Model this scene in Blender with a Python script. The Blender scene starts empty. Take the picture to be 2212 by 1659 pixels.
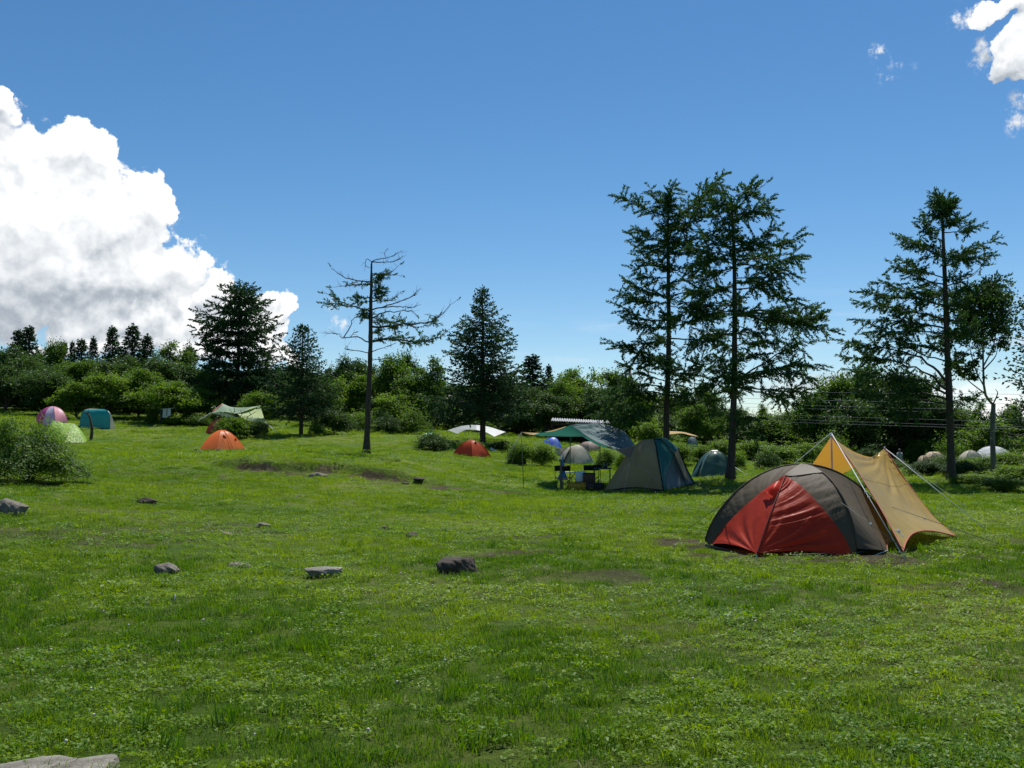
import bpy, bmesh, math, random
import numpy as np
from mathutils import Vector, Matrix, Euler

# ------------------------------------------------------------------ camera, sky, sun, exposure
scn = bpy.context.scene
col = scn.collection
R = math.radians
PITCH = math.atan(123.5 / 2152)
EYE = 1.5
cam_data = bpy.data.cameras.new('camera')
cam_data.lens = 35.02; cam_data.sensor_width = 36
cam_data.clip_start = 0.05; cam_data.clip_end = 3000
cam = bpy.data.objects.new('camera', cam_data); col.objects.link(cam)
cam.location = (0, 0, EYE); cam.rotation_euler = (math.pi / 2 + PITCH, 0, 0)
scn.camera = cam

SUN_EL, SUN_AZ = R(60), R(19)          # azimuth measured from +Y towards +X
sun_dir = Vector((math.sin(SUN_AZ) * math.cos(SUN_EL), math.cos(SUN_AZ) * math.cos(SUN_EL), math.sin(SUN_EL)))
sd = bpy.data.lights.new('sun', 'SUN'); sd.energy = 4.6; sd.angle = R(0.53); sd.color = (1.0, 0.965, 0.90)
sun = bpy.data.objects.new('sun', sd); col.objects.link(sun)
sun.location = (10, 30, 40)
sun.rotation_euler = (-sun_dir).to_track_quat('-Z', 'Y').to_euler()

scn.view_settings.view_transform = 'Standard'; scn.view_settings.look = 'None'
scn.view_settings.exposure = 0.25; scn.view_settings.gamma = 1.0
scn.view_settings.use_curve_mapping = False
scn.cycles.max_bounces = 7; scn.cycles.diffuse_bounces = 3; scn.cycles.transmission_bounces = 4
scn.cycles.transparent_max_bounces = 6; scn.cycles.caustics_reflective = False; scn.cycles.caustics_refractive = False
scn.cycles.sample_clamp_indirect = 4
scn.cycles.use_denoising = True

def ray(px, py):
    cx = (px - 1106) / 2152; cy = (829.5 - py) / 2152
    c, s = math.cos(PITCH), math.sin(PITCH)
    return np.array([cx, c - s * cy, s + c * cy])
def P(px, py, Y):
    """world point seen at photo position (px, py) of a 2212 px wide print, at distance Y along the view"""
    d = ray(px, py)
    d = d * (Y / d[1])
    return np.array([d[0], d[1], d[2] + EYE])

world = bpy.data.worlds.new('World'); scn.world = world; world.use_nodes = True
def N(nt, typ, **kw):
    n = nt.nodes.new(typ)
    for k, v in kw.items():
        if k.startswith('i_'):
            n.inputs[k[2:].replace('_', ' ')].default_value = v
        elif k.startswith('n_'):
            n.inputs[int(k[2:])].default_value = v
        else:
            setattr(n, k, v)
    return n
def L(nt, a, b): nt.links.new(a, b)
def M(nt, op, a, b=None, c=None, clamp=False):
    n = nt.nodes.new('ShaderNodeMath'); n.operation = op; n.use_clamp = clamp
    for i, v in enumerate((a, b, c)):
        if v is None: continue
        if isinstance(v, (int, float)): n.inputs[i].default_value = v
        else: nt.links.new(v, n.inputs[i])
    return n.outputs[0]
def ramp(nt, fac, stops, interp='LINEAR'):
    n = nt.nodes.new('ShaderNodeValToRGB'); n.color_ramp.interpolation = interp
    el = n.color_ramp.elements
    while len(el) < len(stops): el.new(0.5)
    for e, (p, c) in zip(el, stops):
        e.position = p; e.color = (*c, 1) if len(c) == 3 else c
    nt.links.new(fac, n.inputs[0]); return n.outputs[0]
def smooth(nt, x, a, b):
    n = nt.nodes.new('ShaderNodeMapRange'); n.interpolation_type = 'SMOOTHSTEP'
    n.inputs[1].default_value = a; n.inputs[2].default_value = b
    nt.links.new(x, n.inputs[0]); return n.outputs[0]

def azel(px, py):
    d = ray(px, py)
    return math.degrees(math.atan2(d[0], d[1])), math.degrees(math.atan2(d[2], math.hypot(d[0], d[1])))

def build_sky():
    nt = world.node_tree; nt.nodes.clear()
    out = N(nt, 'ShaderNodeOutputWorld')
    sky = N(nt, 'ShaderNodeTexSky', sky_type='NISHITA', sun_disc=False, sun_elevation=SUN_EL, sun_rotation=SUN_AZ,
            altitude=1400, air_density=1.0, dust_density=0.25, ozone_density=2.2)
    hs = N(nt, 'ShaderNodeHueSaturation', i_Hue=0.4965, i_Saturation=1.25, i_Value=0.94)
    L(nt, sky.outputs[0], hs.inputs['Color'])
    bg = N(nt, 'ShaderNodeBackground', i_Strength=0.096)
    L(nt, hs.outputs[0], bg.inputs[0])
    tc = N(nt, 'ShaderNodeTexCoord')
    sep = N(nt, 'ShaderNodeSeparateXYZ'); L(nt, tc.outputs['Generated'], sep.inputs[0])
    az = M(nt, 'MULTIPLY', M(nt, 'ARCTAN2', sep.outputs[0], sep.outputs[1]), 180 / math.pi)
    el = M(nt, 'MULTIPLY', M(nt, 'ARCSINE', sep.outputs[2]), 180 / math.pi)
    cmb = N(nt, 'ShaderNodeCombineXYZ'); L(nt, az, cmb.inputs[0]); L(nt, el, cmb.inputs[1])
    uv = cmb.outputs[0]
    # --- cumulus field: ellipse lobes pushed about by fractal noise
    # (px, py, rx, ry) in print pixels
    lobes = [(40, 470, 190, 190), (170, 330, 80, 75), (60, 340, 85, 60), (250, 470, 110, 120), (310, 440, 62, 62), (180, 600, 245, 130),
             (330, 590, 95, 95), (-40, 600, 180, 100), (300, 700, 190, 62), (400, 700, 62, 80), (470, 640, 38, 60),
             (520, 690, 70, 85), (600, 680, 32, 50), (580, 740, 60, 60), (430, 745, 120, 40), (250, 745, 190, 26), (-150, 500, 220, 260),
             (-320, 560, 240, 200), (0, 230, 30, 42), (2190, 0, 62, 28), (2200, 105, 45, 62),
             (2300, 60, 90, 120), (2205, 900, 50, 30), (2110, 900, 30, 14), (2140, 935, 60, 26), (1655, 925, 60, 14), (2430, 150, 140, 170)]
    g = bpy.data.node_groups.new('cumulus_field', 'ShaderNodeTree')
    g.interface.new_socket('Vector', in_out='INPUT', socket_type='NodeSocketVector')
    g.interface.new_socket('Value', in_out='OUTPUT', socket_type='NodeSocketFloat')
    gi = N(g, 'NodeGroupInput'); go = N(g, 'NodeGroupOutput')
    nz = N(g, 'ShaderNodeTexNoise', noise_dimensions='2D', i_Scale=0.42, i_Detail=5.0, i_Roughness=0.52)
    L(g, gi.outputs[0], nz.inputs['Vector'])
    v1 = N(g, 'ShaderNodeVectorMath', operation='SUBTRACT'); L(g, nz.outputs['Color'], v1.inputs[0]); v1.inputs[1].default_value = (.5, .5, .5)
    v2 = N(g, 'ShaderNodeVectorMath', operation='MULTIPLY_ADD'); L(g, v1.outputs[0], v2.inputs[0])
    v2.inputs[1].default_value = (3.4, 3.4, 0); L(g, gi.outputs[0], v2.inputs[2])
    acc = None
    for (px, py, rx, ry) in lobes:
        a, e = azel(px, py); k = 37.56 * math.cos(math.radians(a)) ** 2
        sx, sy = 1 / (rx / k), 1 / (ry / 37.56)
        m = N(g, 'ShaderNodeVectorMath', operation='MULTIPLY_ADD'); L(g, v2.outputs[0], m.inputs[0])
        m.inputs[1].default_value = (sx, sy, 0); m.inputs[2].default_value = (-a * sx, -e * sy, 0)
        ln = N(g, 'ShaderNodeVectorMath', operation='LENGTH'); L(g, m.outputs[0], ln.inputs[0])
        acc = ln.outputs['Value'] if acc is None else M(g, 'SMOOTH_MIN', acc, ln.outputs['Value'], 0.12)
    bil = N(g, 'ShaderNodeTexVoronoi', voronoi_dimensions='2D', feature='SMOOTH_F1', i_Scale=0.85, i_Smoothness=0.35, i_Detail=2.5, i_Roughness=0.5)
    L(g, v2.outputs[0], bil.inputs['Vector'])
    n3 = N(g, 'ShaderNodeTexNoise', noise_dimensions='2D', i_Scale=1.6, i_Detail=7.0, i_Roughness=0.62); L(g, gi.outputs[0], n3.inputs['Vector'])
    val = M(g, 'SUBTRACT', 1.0, acc)
    val = M(g, 'MULTIPLY_ADD', bil.outputs['Distance'], -0.20, val)
    val = M(g, 'MULTIPLY_ADD', M(g, 'SUBTRACT', n3.outputs[0], 0.5), 0.27, val)
    L(g, M(g, 'ADD', val, 0.10), go.inputs[0])
    def field(off):
        gn = N(nt, 'ShaderNodeGroup'); gn.node_tree = g
        if off is None: L(nt, uv, gn.inputs[0])
        else:
            ad = N(nt, 'ShaderNodeVectorMath', operation='ADD'); L(nt, uv, ad.inputs[0]); ad.inputs[1].default_value = off
            L(nt, ad.outputs[0], gn.inputs[0])
        return gn.outputs[0]
    f0 = field(None); f1 = field((0.25, 0.65, 0)); f2 = field((0.6, 1.9, 0))
    alpha = smooth(nt, f0, -0.01, 0.10)
    lit = M(nt, 'MULTIPLY', M(nt, 'SUBTRACT', f0, f1), 0.62)
    lit = M(nt, 'ADD', lit, M(nt, 'MULTIPLY', M(nt, 'SUBTRACT', f0, f2), 0.20))
    # thick shaded underside of the cloud bank
    a, e = azel(110, 672)
    m = N(nt, 'ShaderNodeVectorMath', operation='MULTIPLY_ADD'); L(nt, uv, m.inputs[0])
    m.inputs[1].default_value = (1 / 9.5, 1 / 2.8, 0); m.inputs[2].default_value = (-a / 9.5, -e / 2.8, 0)
    ln = N(nt, 'ShaderNodeVectorMath', operation='LENGTH'); L(nt, m.outputs[0], ln.inputs[0])
    soft = N(nt, 'ShaderNodeTexNoise', noise_dimensions='2D', i_Scale=0.28, i_Detail=3.0); L(nt, uv, soft.inputs['Vector'])
    under = smooth(nt, M(nt, 'MULTIPLY_ADD', M(nt, 'SUBTRACT', soft.outputs[0], 0.5), 1.5, M(nt, 'SUBTRACT', 1.25, ln.outputs['Value'])), -0.4, 1.2)
    big = N(nt, 'ShaderNodeTexNoise', noise_dimensions='2D', i_Scale=0.2, i_Detail=4.0, i_Roughness=0.55); L(nt, uv, big.inputs['Vector'])
    br = M(nt, 'ADD', M(nt, 'ADD', 0.79, lit), M(nt, 'MULTIPLY', M(nt, 'SUBTRACT', big.outputs[0], 0.5), 0.62))
    br = M(nt, 'SUBTRACT', br, M(nt, 'MULTIPLY', under, 0.22), clamp=True)
    ccol = ramp(nt, br, [(0.0, (0.22, 0.27, 0.33)), (0.35, (0.40, 0.44, 0.49)), (0.6, (0.62, 0.655, 0.69)), (0.80, (0.78, 0.80, 0.82)), (1.0, (0.95, 0.95, 0.95))])
    bc = N(nt, 'ShaderNodeBackground', i_Strength=1.0); L(nt, ccol, bc.inputs[0])
    # faint cirrus low over the trees and thin wisps upper right
    st = N(nt, 'ShaderNodeVectorMath', operation='MULTIPLY'); L(nt, uv, st.inputs[0]); st.inputs[1].default_value = (0.075, 0.62, 1)
    cn = N(nt, 'ShaderNodeTexNoise', noise_dimensions='2D', i_Scale=1.0, i_Detail=6.0, i_Roughness=0.55); L(nt, st.outputs[0], cn.inputs['Vector'])
    band = M(nt, 'SUBTRACT', smooth(nt, el, 0.5, 3.0), smooth(nt, el, 4.5, 9.0))
    right = smooth(nt, az, -9.0, 14.0)
    cir = M(nt, 'MULTIPLY', M(nt, 'MULTIPLY', smooth(nt, cn.outputs[0], 0.46, 0.74), band), M(nt, 'MULTIPLY', right, 0.75))
    wn = N(nt, 'ShaderNodeTexNoise', noise_dimensions='2D', i_Scale=0.95, i_Detail=8.0, i_Roughness=0.62); L(nt, uv, wn.inputs['Vector'])
    wisp = None
    for (wx, wy, ra, rb, k) in [(1925, 155, 1.6, .8, .85), (726, 690, .8, 1.5, 1.15), (655, 690, .4, .6, .9), (415, 515, .9, .7, .6), (1900, 115, 1.2, .7, .7), (2090, 45, 1.6, 1.2, .8), (2205, 250, 1.0, 1.6, 1.0), (2120, 120, 1.0, 1.6, .8)]:
        a, e = azel(wx, wy)
        m = N(nt, 'ShaderNodeVectorMath', operation='MULTIPLY_ADD'); L(nt, uv, m.inputs[0])
        m.inputs[1].default_value = (1 / ra, 1 / rb, 0); m.inputs[2].default_value = (-a / ra, -e / rb, 0)
        ln = N(nt, 'ShaderNodeVectorMath', operation='LENGTH'); L(nt, m.outputs[0], ln.inputs[0])
        w_ = M(nt, 'MULTIPLY', M(nt, 'SUBTRACT', 1.0, ln.outputs['Value'], clamp=True), k)
        wisp = w_ if wisp is None else M(nt, 'MAXIMUM', wisp, w_)
    wisp = M(nt, 'MULTIPLY', smooth(nt, M(nt, 'ADD', wn.outputs[0], M(nt, 'MULTIPLY', wisp, .28)), 0.60, 0.86), smooth(nt, wisp, 0.0, 0.45))
    tot = M(nt, 'MAXIMUM', alpha, M(nt, 'MAXIMUM', cir, wisp), clamp=True)
    mx = N(nt, 'ShaderNodeMixShader'); L(nt, tot, mx.inputs[0]); L(nt, bg.outputs[0], mx.inputs[1]); L(nt, bc.outputs[0], mx.inputs[2])
    L(nt, mx.outputs[0], out.inputs[0])
build_sky()

# ------------------------------------------------------------------ helpers
rng = np.random.default_rng(7)
def hash2(ix, iy, seed):
    h = (ix.astype(np.int64) * 374761393 + iy.astype(np.int64) * 668265263 + seed * 1442695041) & 0xffffffff
    h = ((h ^ (h >> 13)) * 1274126177) & 0xffffffff
    return ((h ^ (h >> 16)) & 0xffff) / 65535.0
def vnoise(x, y, s=0):
    x = np.asarray(x, float); y = np.asarray(y, float)
    ix = np.floor(x); iy = np.floor(y); fx = x - ix; fy = y - iy
    fx = fx * fx * (3 - 2 * fx); fy = fy * fy * (3 - 2 * fy)
    a = hash2(ix, iy, s); b = hash2(ix + 1, iy, s); c = hash2(ix, iy + 1, s); d = hash2(ix + 1, iy + 1, s)
    return (a * (1 - fx) + b * fx) * (1 - fy) + (c * (1 - fx) + d * fx) * fy
def fbm(x, y, s=0, o=4):
    r = 0; a = 0.5; t = 0
    for i in range(o):
        r = r + a * vnoise(np.asarray(x) * 2 ** i, np.asarray(y) * 2 ** i, s + i * 17); t += a; a *= 0.5
    return r / t
def sstep(x, a, b):
    t = np.clip((x - a) / (b - a), 0, 1); return t * t * (3 - 2 * t)

def np_mesh(name, V, F, mats=(), attr=None, smooth_shade=False, mat_idx=None):
    V = np.asarray(V, np.float32).reshape(-1, 3)
    me = bpy.data.meshes.new(name)
    F = np.asarray(F, np.int32)
    n, k = F.shape
    me.vertices.add(len(V)); me.vertices.foreach_set('co', V.ravel())
    me.loops.add(n * k); me.loops.foreach_set('vertex_index', F.ravel())
    me.polygons.add(n); me.polygons.foreach_set('loop_start', np.arange(0, n * k, k, dtype=np.int32))
    me.polygons.foreach_set('loop_total', np.full(n, k, np.int32))
    if smooth_shade: me.polygons.foreach_set('use_smooth', np.ones(n, bool))
    for m in mats: me.materials.append(m)
    if mat_idx is not None: me.polygons.foreach_set('material_index', np.asarray(mat_idx, np.int32))
    if attr is not None:
        for nm, a in (attr.items() if isinstance(attr, dict) else (('v', attr),)):
            at = me.attributes.new(nm, 'FLOAT', 'POINT'); at.data.foreach_set('value', np.asarray(a, np.float32))
    me.update(calc_edges=True); me.validate()
    return me
def link(name, me, parent=None):
    o = bpy.data.objects.new(name, me); col.objects.link(o)
    if parent is not None: o.parent = parent
    return o
def tag(o, label=None, cat=None, group=None, kind=None):
    if label: o['label'] = label
    if cat: o['category'] = cat
    if group: o['group'] = group
    if kind: o['kind'] = kind
    return o
def thing(name, label, cat, loc=(0, 0, 0), rz=0.0, group=None):
    o = bpy.data.objects.new(name, None); col.objects.link(o)
    o.location = [float(a) for a in loc]; o.rotation_euler = (0, 0, rz); o.empty_display_size = 0.2
    return tag(o, label, cat, group)
def put(name, V, F, m, parent=None, smooth_shade=True, attr=None, origin=None):
    V = np.asarray(V, float).reshape(-1, 3)
    if origin is None and parent is not None:
        root = parent
        while root.parent is not None: root = root.parent
        origin = np.array(root.location)
    if origin is not None: V = V - np.asarray(origin)
    me = np_mesh(name, V, F, [m] if not isinstance(m, (list, tuple)) else m, attr, smooth_shade)
    o = link(name, me, parent)
    if parent is None and origin is not None: o.location = [float(a) for a in origin]
    return o

def tube(pts, radii, n=7, cap=True):
    pts = np.asarray(pts, float); m = len(pts)
    radii = np.broadcast_to(np.asarray(radii, float), (m,))
    T = np.gradient(pts, axis=0); T /= np.linalg.norm(T, axis=1, keepdims=True) + 1e-9
    ref = np.array([0, 0, 1.0]) if abs(T[:, 2]).mean() < 0.8 else np.array([1.0, 0, 0])
    A = np.cross(T, ref); A /= np.linalg.norm(A, axis=1, keepdims=True) + 1e-9
    B = np.cross(T, A)
    th = np.linspace(0, 2 * np.pi, n, endpoint=False)
    V = pts[:, None] + radii[:, None, None] * (np.cos(th)[None, :, None] * A[:, None] + np.sin(th)[None, :, None] * B[:, None])
    V = V.reshape(-1, 3)
    i = np.arange(m - 1)[:, None] * n; j = np.arange(n)[None]; j2 = (j + 1) % n
    F = np.stack([i + j, i + j2, i + n + j2, i + n + j], -1).reshape(-1, 4)
    if cap:
        V = np.vstack([V, pts[0], pts[-1]]); a = len(V) - 2; b = len(V) - 1; jj = np.arange(n)
        F0 = np.stack([np.full(n, a), (jj + 1) % n, jj, np.full(n, a)], -1)
        o_ = (m - 1) * n
        F1 = np.stack([np.full(n, b), o_ + jj, o_ + (jj + 1) % n, np.full(n, b)], -1)
        # closing fans as degenerate-free triangles are kept by validate(); use quads over pairs instead
        if n % 2 == 0:
            k = np.arange(0, n, 2)
            F0 = np.stack([np.full(len(k), a), (k + 2) % n, (k + 1) % n, k], -1)
            F1 = np.stack([np.full(len(k), b), o_ + k, o_ + (k + 1) % n, o_ + (k + 2) % n], -1)
            F = np.vstack([F, F0, F1])
    return V, F
def merge(parts):
    Vs, Fs, o = [], [], 0
    for V, F in parts:
        Vs.append(V); Fs.append(np.asarray(F) + o); o += len(V)
    return np.vstack(Vs), np.vstack(Fs)
def box(cx, cy, cz, sx, sy, sz, rz=0.0, taper=1.0):
    v = np.array([[x, y, z] for z in (-.5, .5) for y in (-.5, .5) for x in (-.5, .5)], float)
    v[4:, :2] *= taper
    v *= (sx, sy, sz); c, s = math.cos(rz), math.sin(rz)
    v = v @ np.array([[c, s, 0], [-s, c, 0], [0, 0, 1]]) + (cx, cy, cz)
    return v, np.array([[0, 2, 3, 1], [4, 5, 7, 6], [0, 1, 5, 4], [2, 6, 7, 3], [0, 4, 6, 2], [1, 3, 7, 5]])
def add_bevel(o, w, seg=2):
    b = o.modifiers.new('bevel', 'BEVEL'); b.width = w; b.segments = seg; b.limit_method = 'ANGLE'
    return o
def gridF(nu, nv):
    i = np.arange(nu - 1)[:, None] * nv; j = np.arange(nv - 1)[None]
    return np.stack([i + j, i + j + 1, i + nv + j + 1, i + nv + j], -1).reshape(-1, 4)
def curve(pts, n):
    """smooth curve through control points (Catmull-Rom), n samples"""
    p = np.asarray(pts, float)
    if len(p) == 2: return p[0] + (p[1] - p[0]) * np.linspace(0, 1, n)[:, None]
    q = np.vstack([2 * p[0] - p[1], p, 2 * p[-1] - p[-2]])
    out = []
    for t in np.linspace(0, len(p) - 1, n):
        i = min(int(t), len(p) - 2); f = t - i
        a, b, c, d = q[i], q[i + 1], q[i + 2], q[i + 3]
        out.append(0.5 * ((2 * b) + (c - a) * f + (2 * a - 5 * b + 4 * c - d) * f * f + (3 * b - a - 3 * c + d) * f ** 3))
    return np.array(out)
def patch(A, B, nu=12, nv=16, sag=0.0, bulge=None, wrinkle=None, hem=0.0):
    """sheet between curve A and curve B (nv samples each), nu rows across"""
    A = curve(A, nv); B = curve(B, nv)
    u = np.linspace(0, 1, nu)[:, None, None]
    G = A[None] * (1 - u) + B[None] * u
    if bulge is not None:
        G = G + np.sin(np.pi * u) * np.asarray(bulge) * np.sin(np.pi * np.linspace(0, 1, nv))[None, :, None]
    if sag:
        G[..., 2] -= (sag * np.sin(np.pi * u) * np.ones((1, nv, 1)))[..., 0]
    if hem:
        G[..., 2] += hem * np.sin(np.pi * u[..., 0]) ** .7 * (1 - np.linspace(0, 1, nv)[None]) ** 7
    if wrinkle is not None:
        du = np.gradient(G, axis=0); dv = np.gradient(G, axis=1)
        nn = np.cross(du, dv); nn /= np.linalg.norm(nn, axis=2, keepdims=True) + 1e-9
        G = G + nn * wrinkle(np.linspace(0, 1, nu)[:, None], np.linspace(0, 1, nv)[None])[..., None]
    return G.reshape(-1, 3), gridF(nu, nv)

# ------------------------------------------------------------------ materials
def new_mat(name):
    m = bpy.data.materials.new(name); m.use_nodes = True
    nt = m.node_tree; b = nt.nodes['Principled BSDF']
    return m, nt, b, nt.nodes['Material Output']
def leaf_mat(name, dark, light, trans=0.35, rough=0.45, spec=0.35, vary=0.5, transcol=None, inst=False):
    m, nt, b, out = new_mat(name)
    at = N(nt, 'ShaderNodeAttribute', attribute_name='v')
    fac = at.outputs['Fac']
    if inst:
        a2 = N(nt, 'ShaderNodeAttribute', attribute_name='tint'); a2.attribute_type = 'INSTANCER'
        fac = M(nt, 'ADD', M(nt, 'MULTIPLY', at.outputs['Fac'], 0.45), M(nt, 'MULTIPLY', a2.outputs['Fac'], 0.55))
    else:
        oi = N(nt, 'ShaderNodeObjectInfo')
        fac = M(nt, 'ADD', M(nt, 'MULTIPLY', at.outputs['Fac'], 0.7), M(nt, 'MULTIPLY', oi.outputs['Random'], 0.3))
    c = ramp(nt, fac, [(0.0, dark), (1.0, light)])
    L(nt, c, b.inputs['Base Color'])
    b.inputs['Roughness'].default_value = rough; b.inputs['Specular IOR Level'].default_value = spec
    tr = N(nt, 'ShaderNodeBsdfTranslucent')
    hs = N(nt, 'ShaderNodeHueSaturation', i_Hue=0.483, i_Saturation=1.12, i_Value=1.6); L(nt, c, hs.inputs['Color'])
    L(nt, hs.outputs[0], tr.inputs[0])
    mx = N(nt, 'ShaderNodeMixShader', n_0=trans)
    L(nt, b.outputs[0], mx.inputs[1]); L(nt, tr.outputs[0], mx.inputs[2]); L(nt, mx.outputs[0], out.inputs[0])
    return m
def plain(name, c, rough=0.6, spec=0.4, noise=0.0, nscale=8.0, bump=0.0, metal=0.0):
    m, nt, b, out = new_mat(name)
    b.inputs['Roughness'].default_value = rough; b.inputs['Specular IOR Level'].default_value = spec
    b.inputs['Metallic'].default_value = metal
    tc = N(nt, 'ShaderNodeTexCoord')
    nz = N(nt, 'ShaderNodeTexNoise', i_Scale=nscale, i_Detail=5.0); L(nt, tc.outputs['Object'], nz.inputs['Vector'])
    k = 1 - noise
    L(nt, ramp(nt, nz.outputs[0], [(0.3, tuple(x * k for x in c)), (0.7, tuple(min(1, x * (1 + noise)) for x in c))]), b.inputs['Base Color'])
    if bump:
        bp = N(nt, 'ShaderNodeBump', i_Strength=bump, i_Distance=0.02); L(nt, nz.outputs[0], bp.inputs['Height']); L(nt, bp.outputs[0], b.inputs['Normal'])
    return m
def cloth(name, c, trans=0.25, rough=0.42, spec=0.5, wr=0.5, scale=2.0, stretch=(1, 1, 1), noise=0.12, tcol=None):
    """taut coated nylon: soft creases, a sheen, light leaking through"""
    m, nt, b, out = new_mat(name)
    tc = N(nt, 'ShaderNodeTexCoord'); mp = N(nt, 'ShaderNodeMapping'); L(nt, tc.outputs['Object'], mp.inputs[0])
    mp.inputs['Scale'].default_value = stretch
    nz = N(nt, 'ShaderNodeTexNoise', i_Scale=scale, i_Detail=4.0, i_Distortion=0.8); L(nt, mp.outputs[0], nz.inputs['Vector'])
    fine = N(nt, 'ShaderNodeTexNoise', i_Scale=scale * 7, i_Detail=3.0); L(nt, mp.outputs[0], fine.inputs['Vector'])
    cc = ramp(nt, nz.outputs[0], [(0.3, tuple(x * (1 - noise) for x in c)), (0.7, tuple(min(1, x * (1 + noise)) for x in c))])
    L(nt, cc, b.inputs['Base Color'])
    b.inputs['Roughness'].default_value = rough; b.inputs['Specular IOR Level'].default_value = spec
    h = M(nt, 'ADD', M(nt, 'MULTIPLY', nz.outputs[0], 1.0), M(nt, 'MULTIPLY', fine.outputs[0], 0.18))
    bp = N(nt, 'ShaderNodeBump', i_Strength=wr, i_Distance=0.06); L(nt, h, bp.inputs['Height']); L(nt, bp.outputs[0], b.inputs['Normal'])
    if trans > 0:
        tr = N(nt, 'ShaderNodeBsdfTranslucent')
        tr.inputs[0].default_value = (*(tcol or c), 1); L(nt, bp.outputs[0], tr.inputs['Normal'])
        mx = N(nt, 'ShaderNodeMixShader', n_0=trans)
        L(nt, b.outputs[0], mx.inputs[1]); L(nt, tr.outputs[0], mx.inputs[2]); L(nt, mx.outputs[0], out.inputs[0])
    return m
def bark_mat(name, a, b_):
    m, nt, b, out = new_mat(name)
    tc = N(nt, 'ShaderNodeTexCoord'); mp = N(nt, 'ShaderNodeMapping'); L(nt, tc.outputs['Object'], mp.inputs[0]); mp.inputs['Scale'].default_value = (9, 9, 2.2)
    nz = N(nt, 'ShaderNodeTexNoise', i_Scale=2.0, i_Detail=7.0, i_Roughness=0.65); L(nt, mp.outputs[0], nz.inputs['Vector'])
    L(nt, ramp(nt, nz.outputs[0], [(0.32, a), (0.68, b_)]), b.inputs['Base Color']); b.inputs['Roughness'].default_value = 0.9
    bp = N(nt, 'ShaderNodeBump', i_Strength=0.9, i_Distance=0.05); L(nt, nz.outputs[0], bp.inputs['Height']); L(nt, bp.outputs[0], b.inputs['Normal'])
    return m
M_needle = leaf_mat('larch_needles', (0.022, 0.062, 0.020), (0.062, 0.135, 0.034), trans=0.28, rough=0.6, spec=0.12)
M_spruce = leaf_mat('dense_needles', (0.014, 0.040, 0.018), (0.040, 0.090, 0.028), trans=0.25, rough=0.6, spec=0.12)
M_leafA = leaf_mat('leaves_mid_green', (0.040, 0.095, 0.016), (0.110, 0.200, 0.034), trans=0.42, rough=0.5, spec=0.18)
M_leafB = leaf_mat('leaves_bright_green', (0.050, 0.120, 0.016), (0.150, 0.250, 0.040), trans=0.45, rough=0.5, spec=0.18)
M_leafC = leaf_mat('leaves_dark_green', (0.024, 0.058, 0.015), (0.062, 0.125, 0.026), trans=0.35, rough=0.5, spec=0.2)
M_bark = bark_mat('larch_bark', (0.026, 0.020, 0.015), (0.080, 0.060, 0.044))
M_deadwood = bark_mat('grey_dead_wood', (0.055, 0.050, 0.045), (0.15, 0.135, 0.12))
M_greybark = bark_mat('grey_bark', (0.06, 0.058, 0.052), (0.17, 0.16, 0.145))

# ------------------------------------------------------------------ ground
ctrl = [(40, 1120, 16), (320, 1090, 20), (570, 1142, 17), (60, 1036, 25), (700, 1042, 29), (700, 993, 34), (300, 1010, 30), (330, 985, 42),
        (790, 979, 42), (480, 972, 50), (650, 938, 60), (515, 893, 80), (210, 924, 65), (110, 917, 64), (150, 950, 56), (350, 912, 72), (20, 890, 76),
        (1020, 985, 48), (1043, 957, 56), (1245, 999, 50), (1120, 1004, 46), (1400, 1061, 34), (1215, 1056, 35), (1130, 1056, 35), (1575, 1036, 36),
        (1530, 1031, 41), (1700, 985, 58), (1960, 1018, 48), (2100, 1018, 48), (2055, 1034, 35), (2145, 1008, 42), (2200, 1062, 30), (900, 942, 62),
        (850, 932, 72), (1300, 950, 72), (1700, 962, 76), (2100, 972, 76), (1943, 1022, 62), (950, 1040, 33), (1050, 1050, 33), (1660, 1200, 12.6), (1900, 1195, 13.4),
        (1250, 1120, 20), (1700, 1100, 20)]
cp = [tuple(P(*c)) for c in ctrl]
cp += [(-6, 3, 0), (6, 3, 0), (0, 0, 0), (-8, 9, 0.03), (8, 9, 0), (-3, 11, 0), (0, 7, 0), (-25, -12, 0.2), (25, -12, 0), (0, -20, 0), (-30, 25, 1.2), (30, 25, 0.0),
       (-75, 110, 6.0), (-30, 110, 5.0), (0, 110, 3.2), (35, 110, 1.6), (75, 110, 1.2), (-55, 70, 4.2), (60, 70, 0.6), (40, 50, 0.2), (-40, 50, 2.4)]
cp = np.array(cp); cxy = cp[:, :2]
def tps(r2): return np.where(r2 > 1e-9, 0.5 * r2 * np.log(r2 + 1e-12), 0)
K = tps(((cxy[:, None] - cxy[None]) ** 2).sum(-1)) + np.eye(len(cp)) * 3.0
Pm = np.hstack([np.ones((len(cp), 1)), cxy])
A_ = np.block([[K, Pm], [Pm.T, np.zeros((3, 3))]])
W_ = np.linalg.solve(A_, np.concatenate([cp[:, 2], np.zeros(3)]))
def bank_y(x): return 31.2 + 0.5 * np.sin(x * 1.1) + 0.9 * (fbm(x * 0.9, x * 0 + 3, 5, 3) - 0.5)
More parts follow.
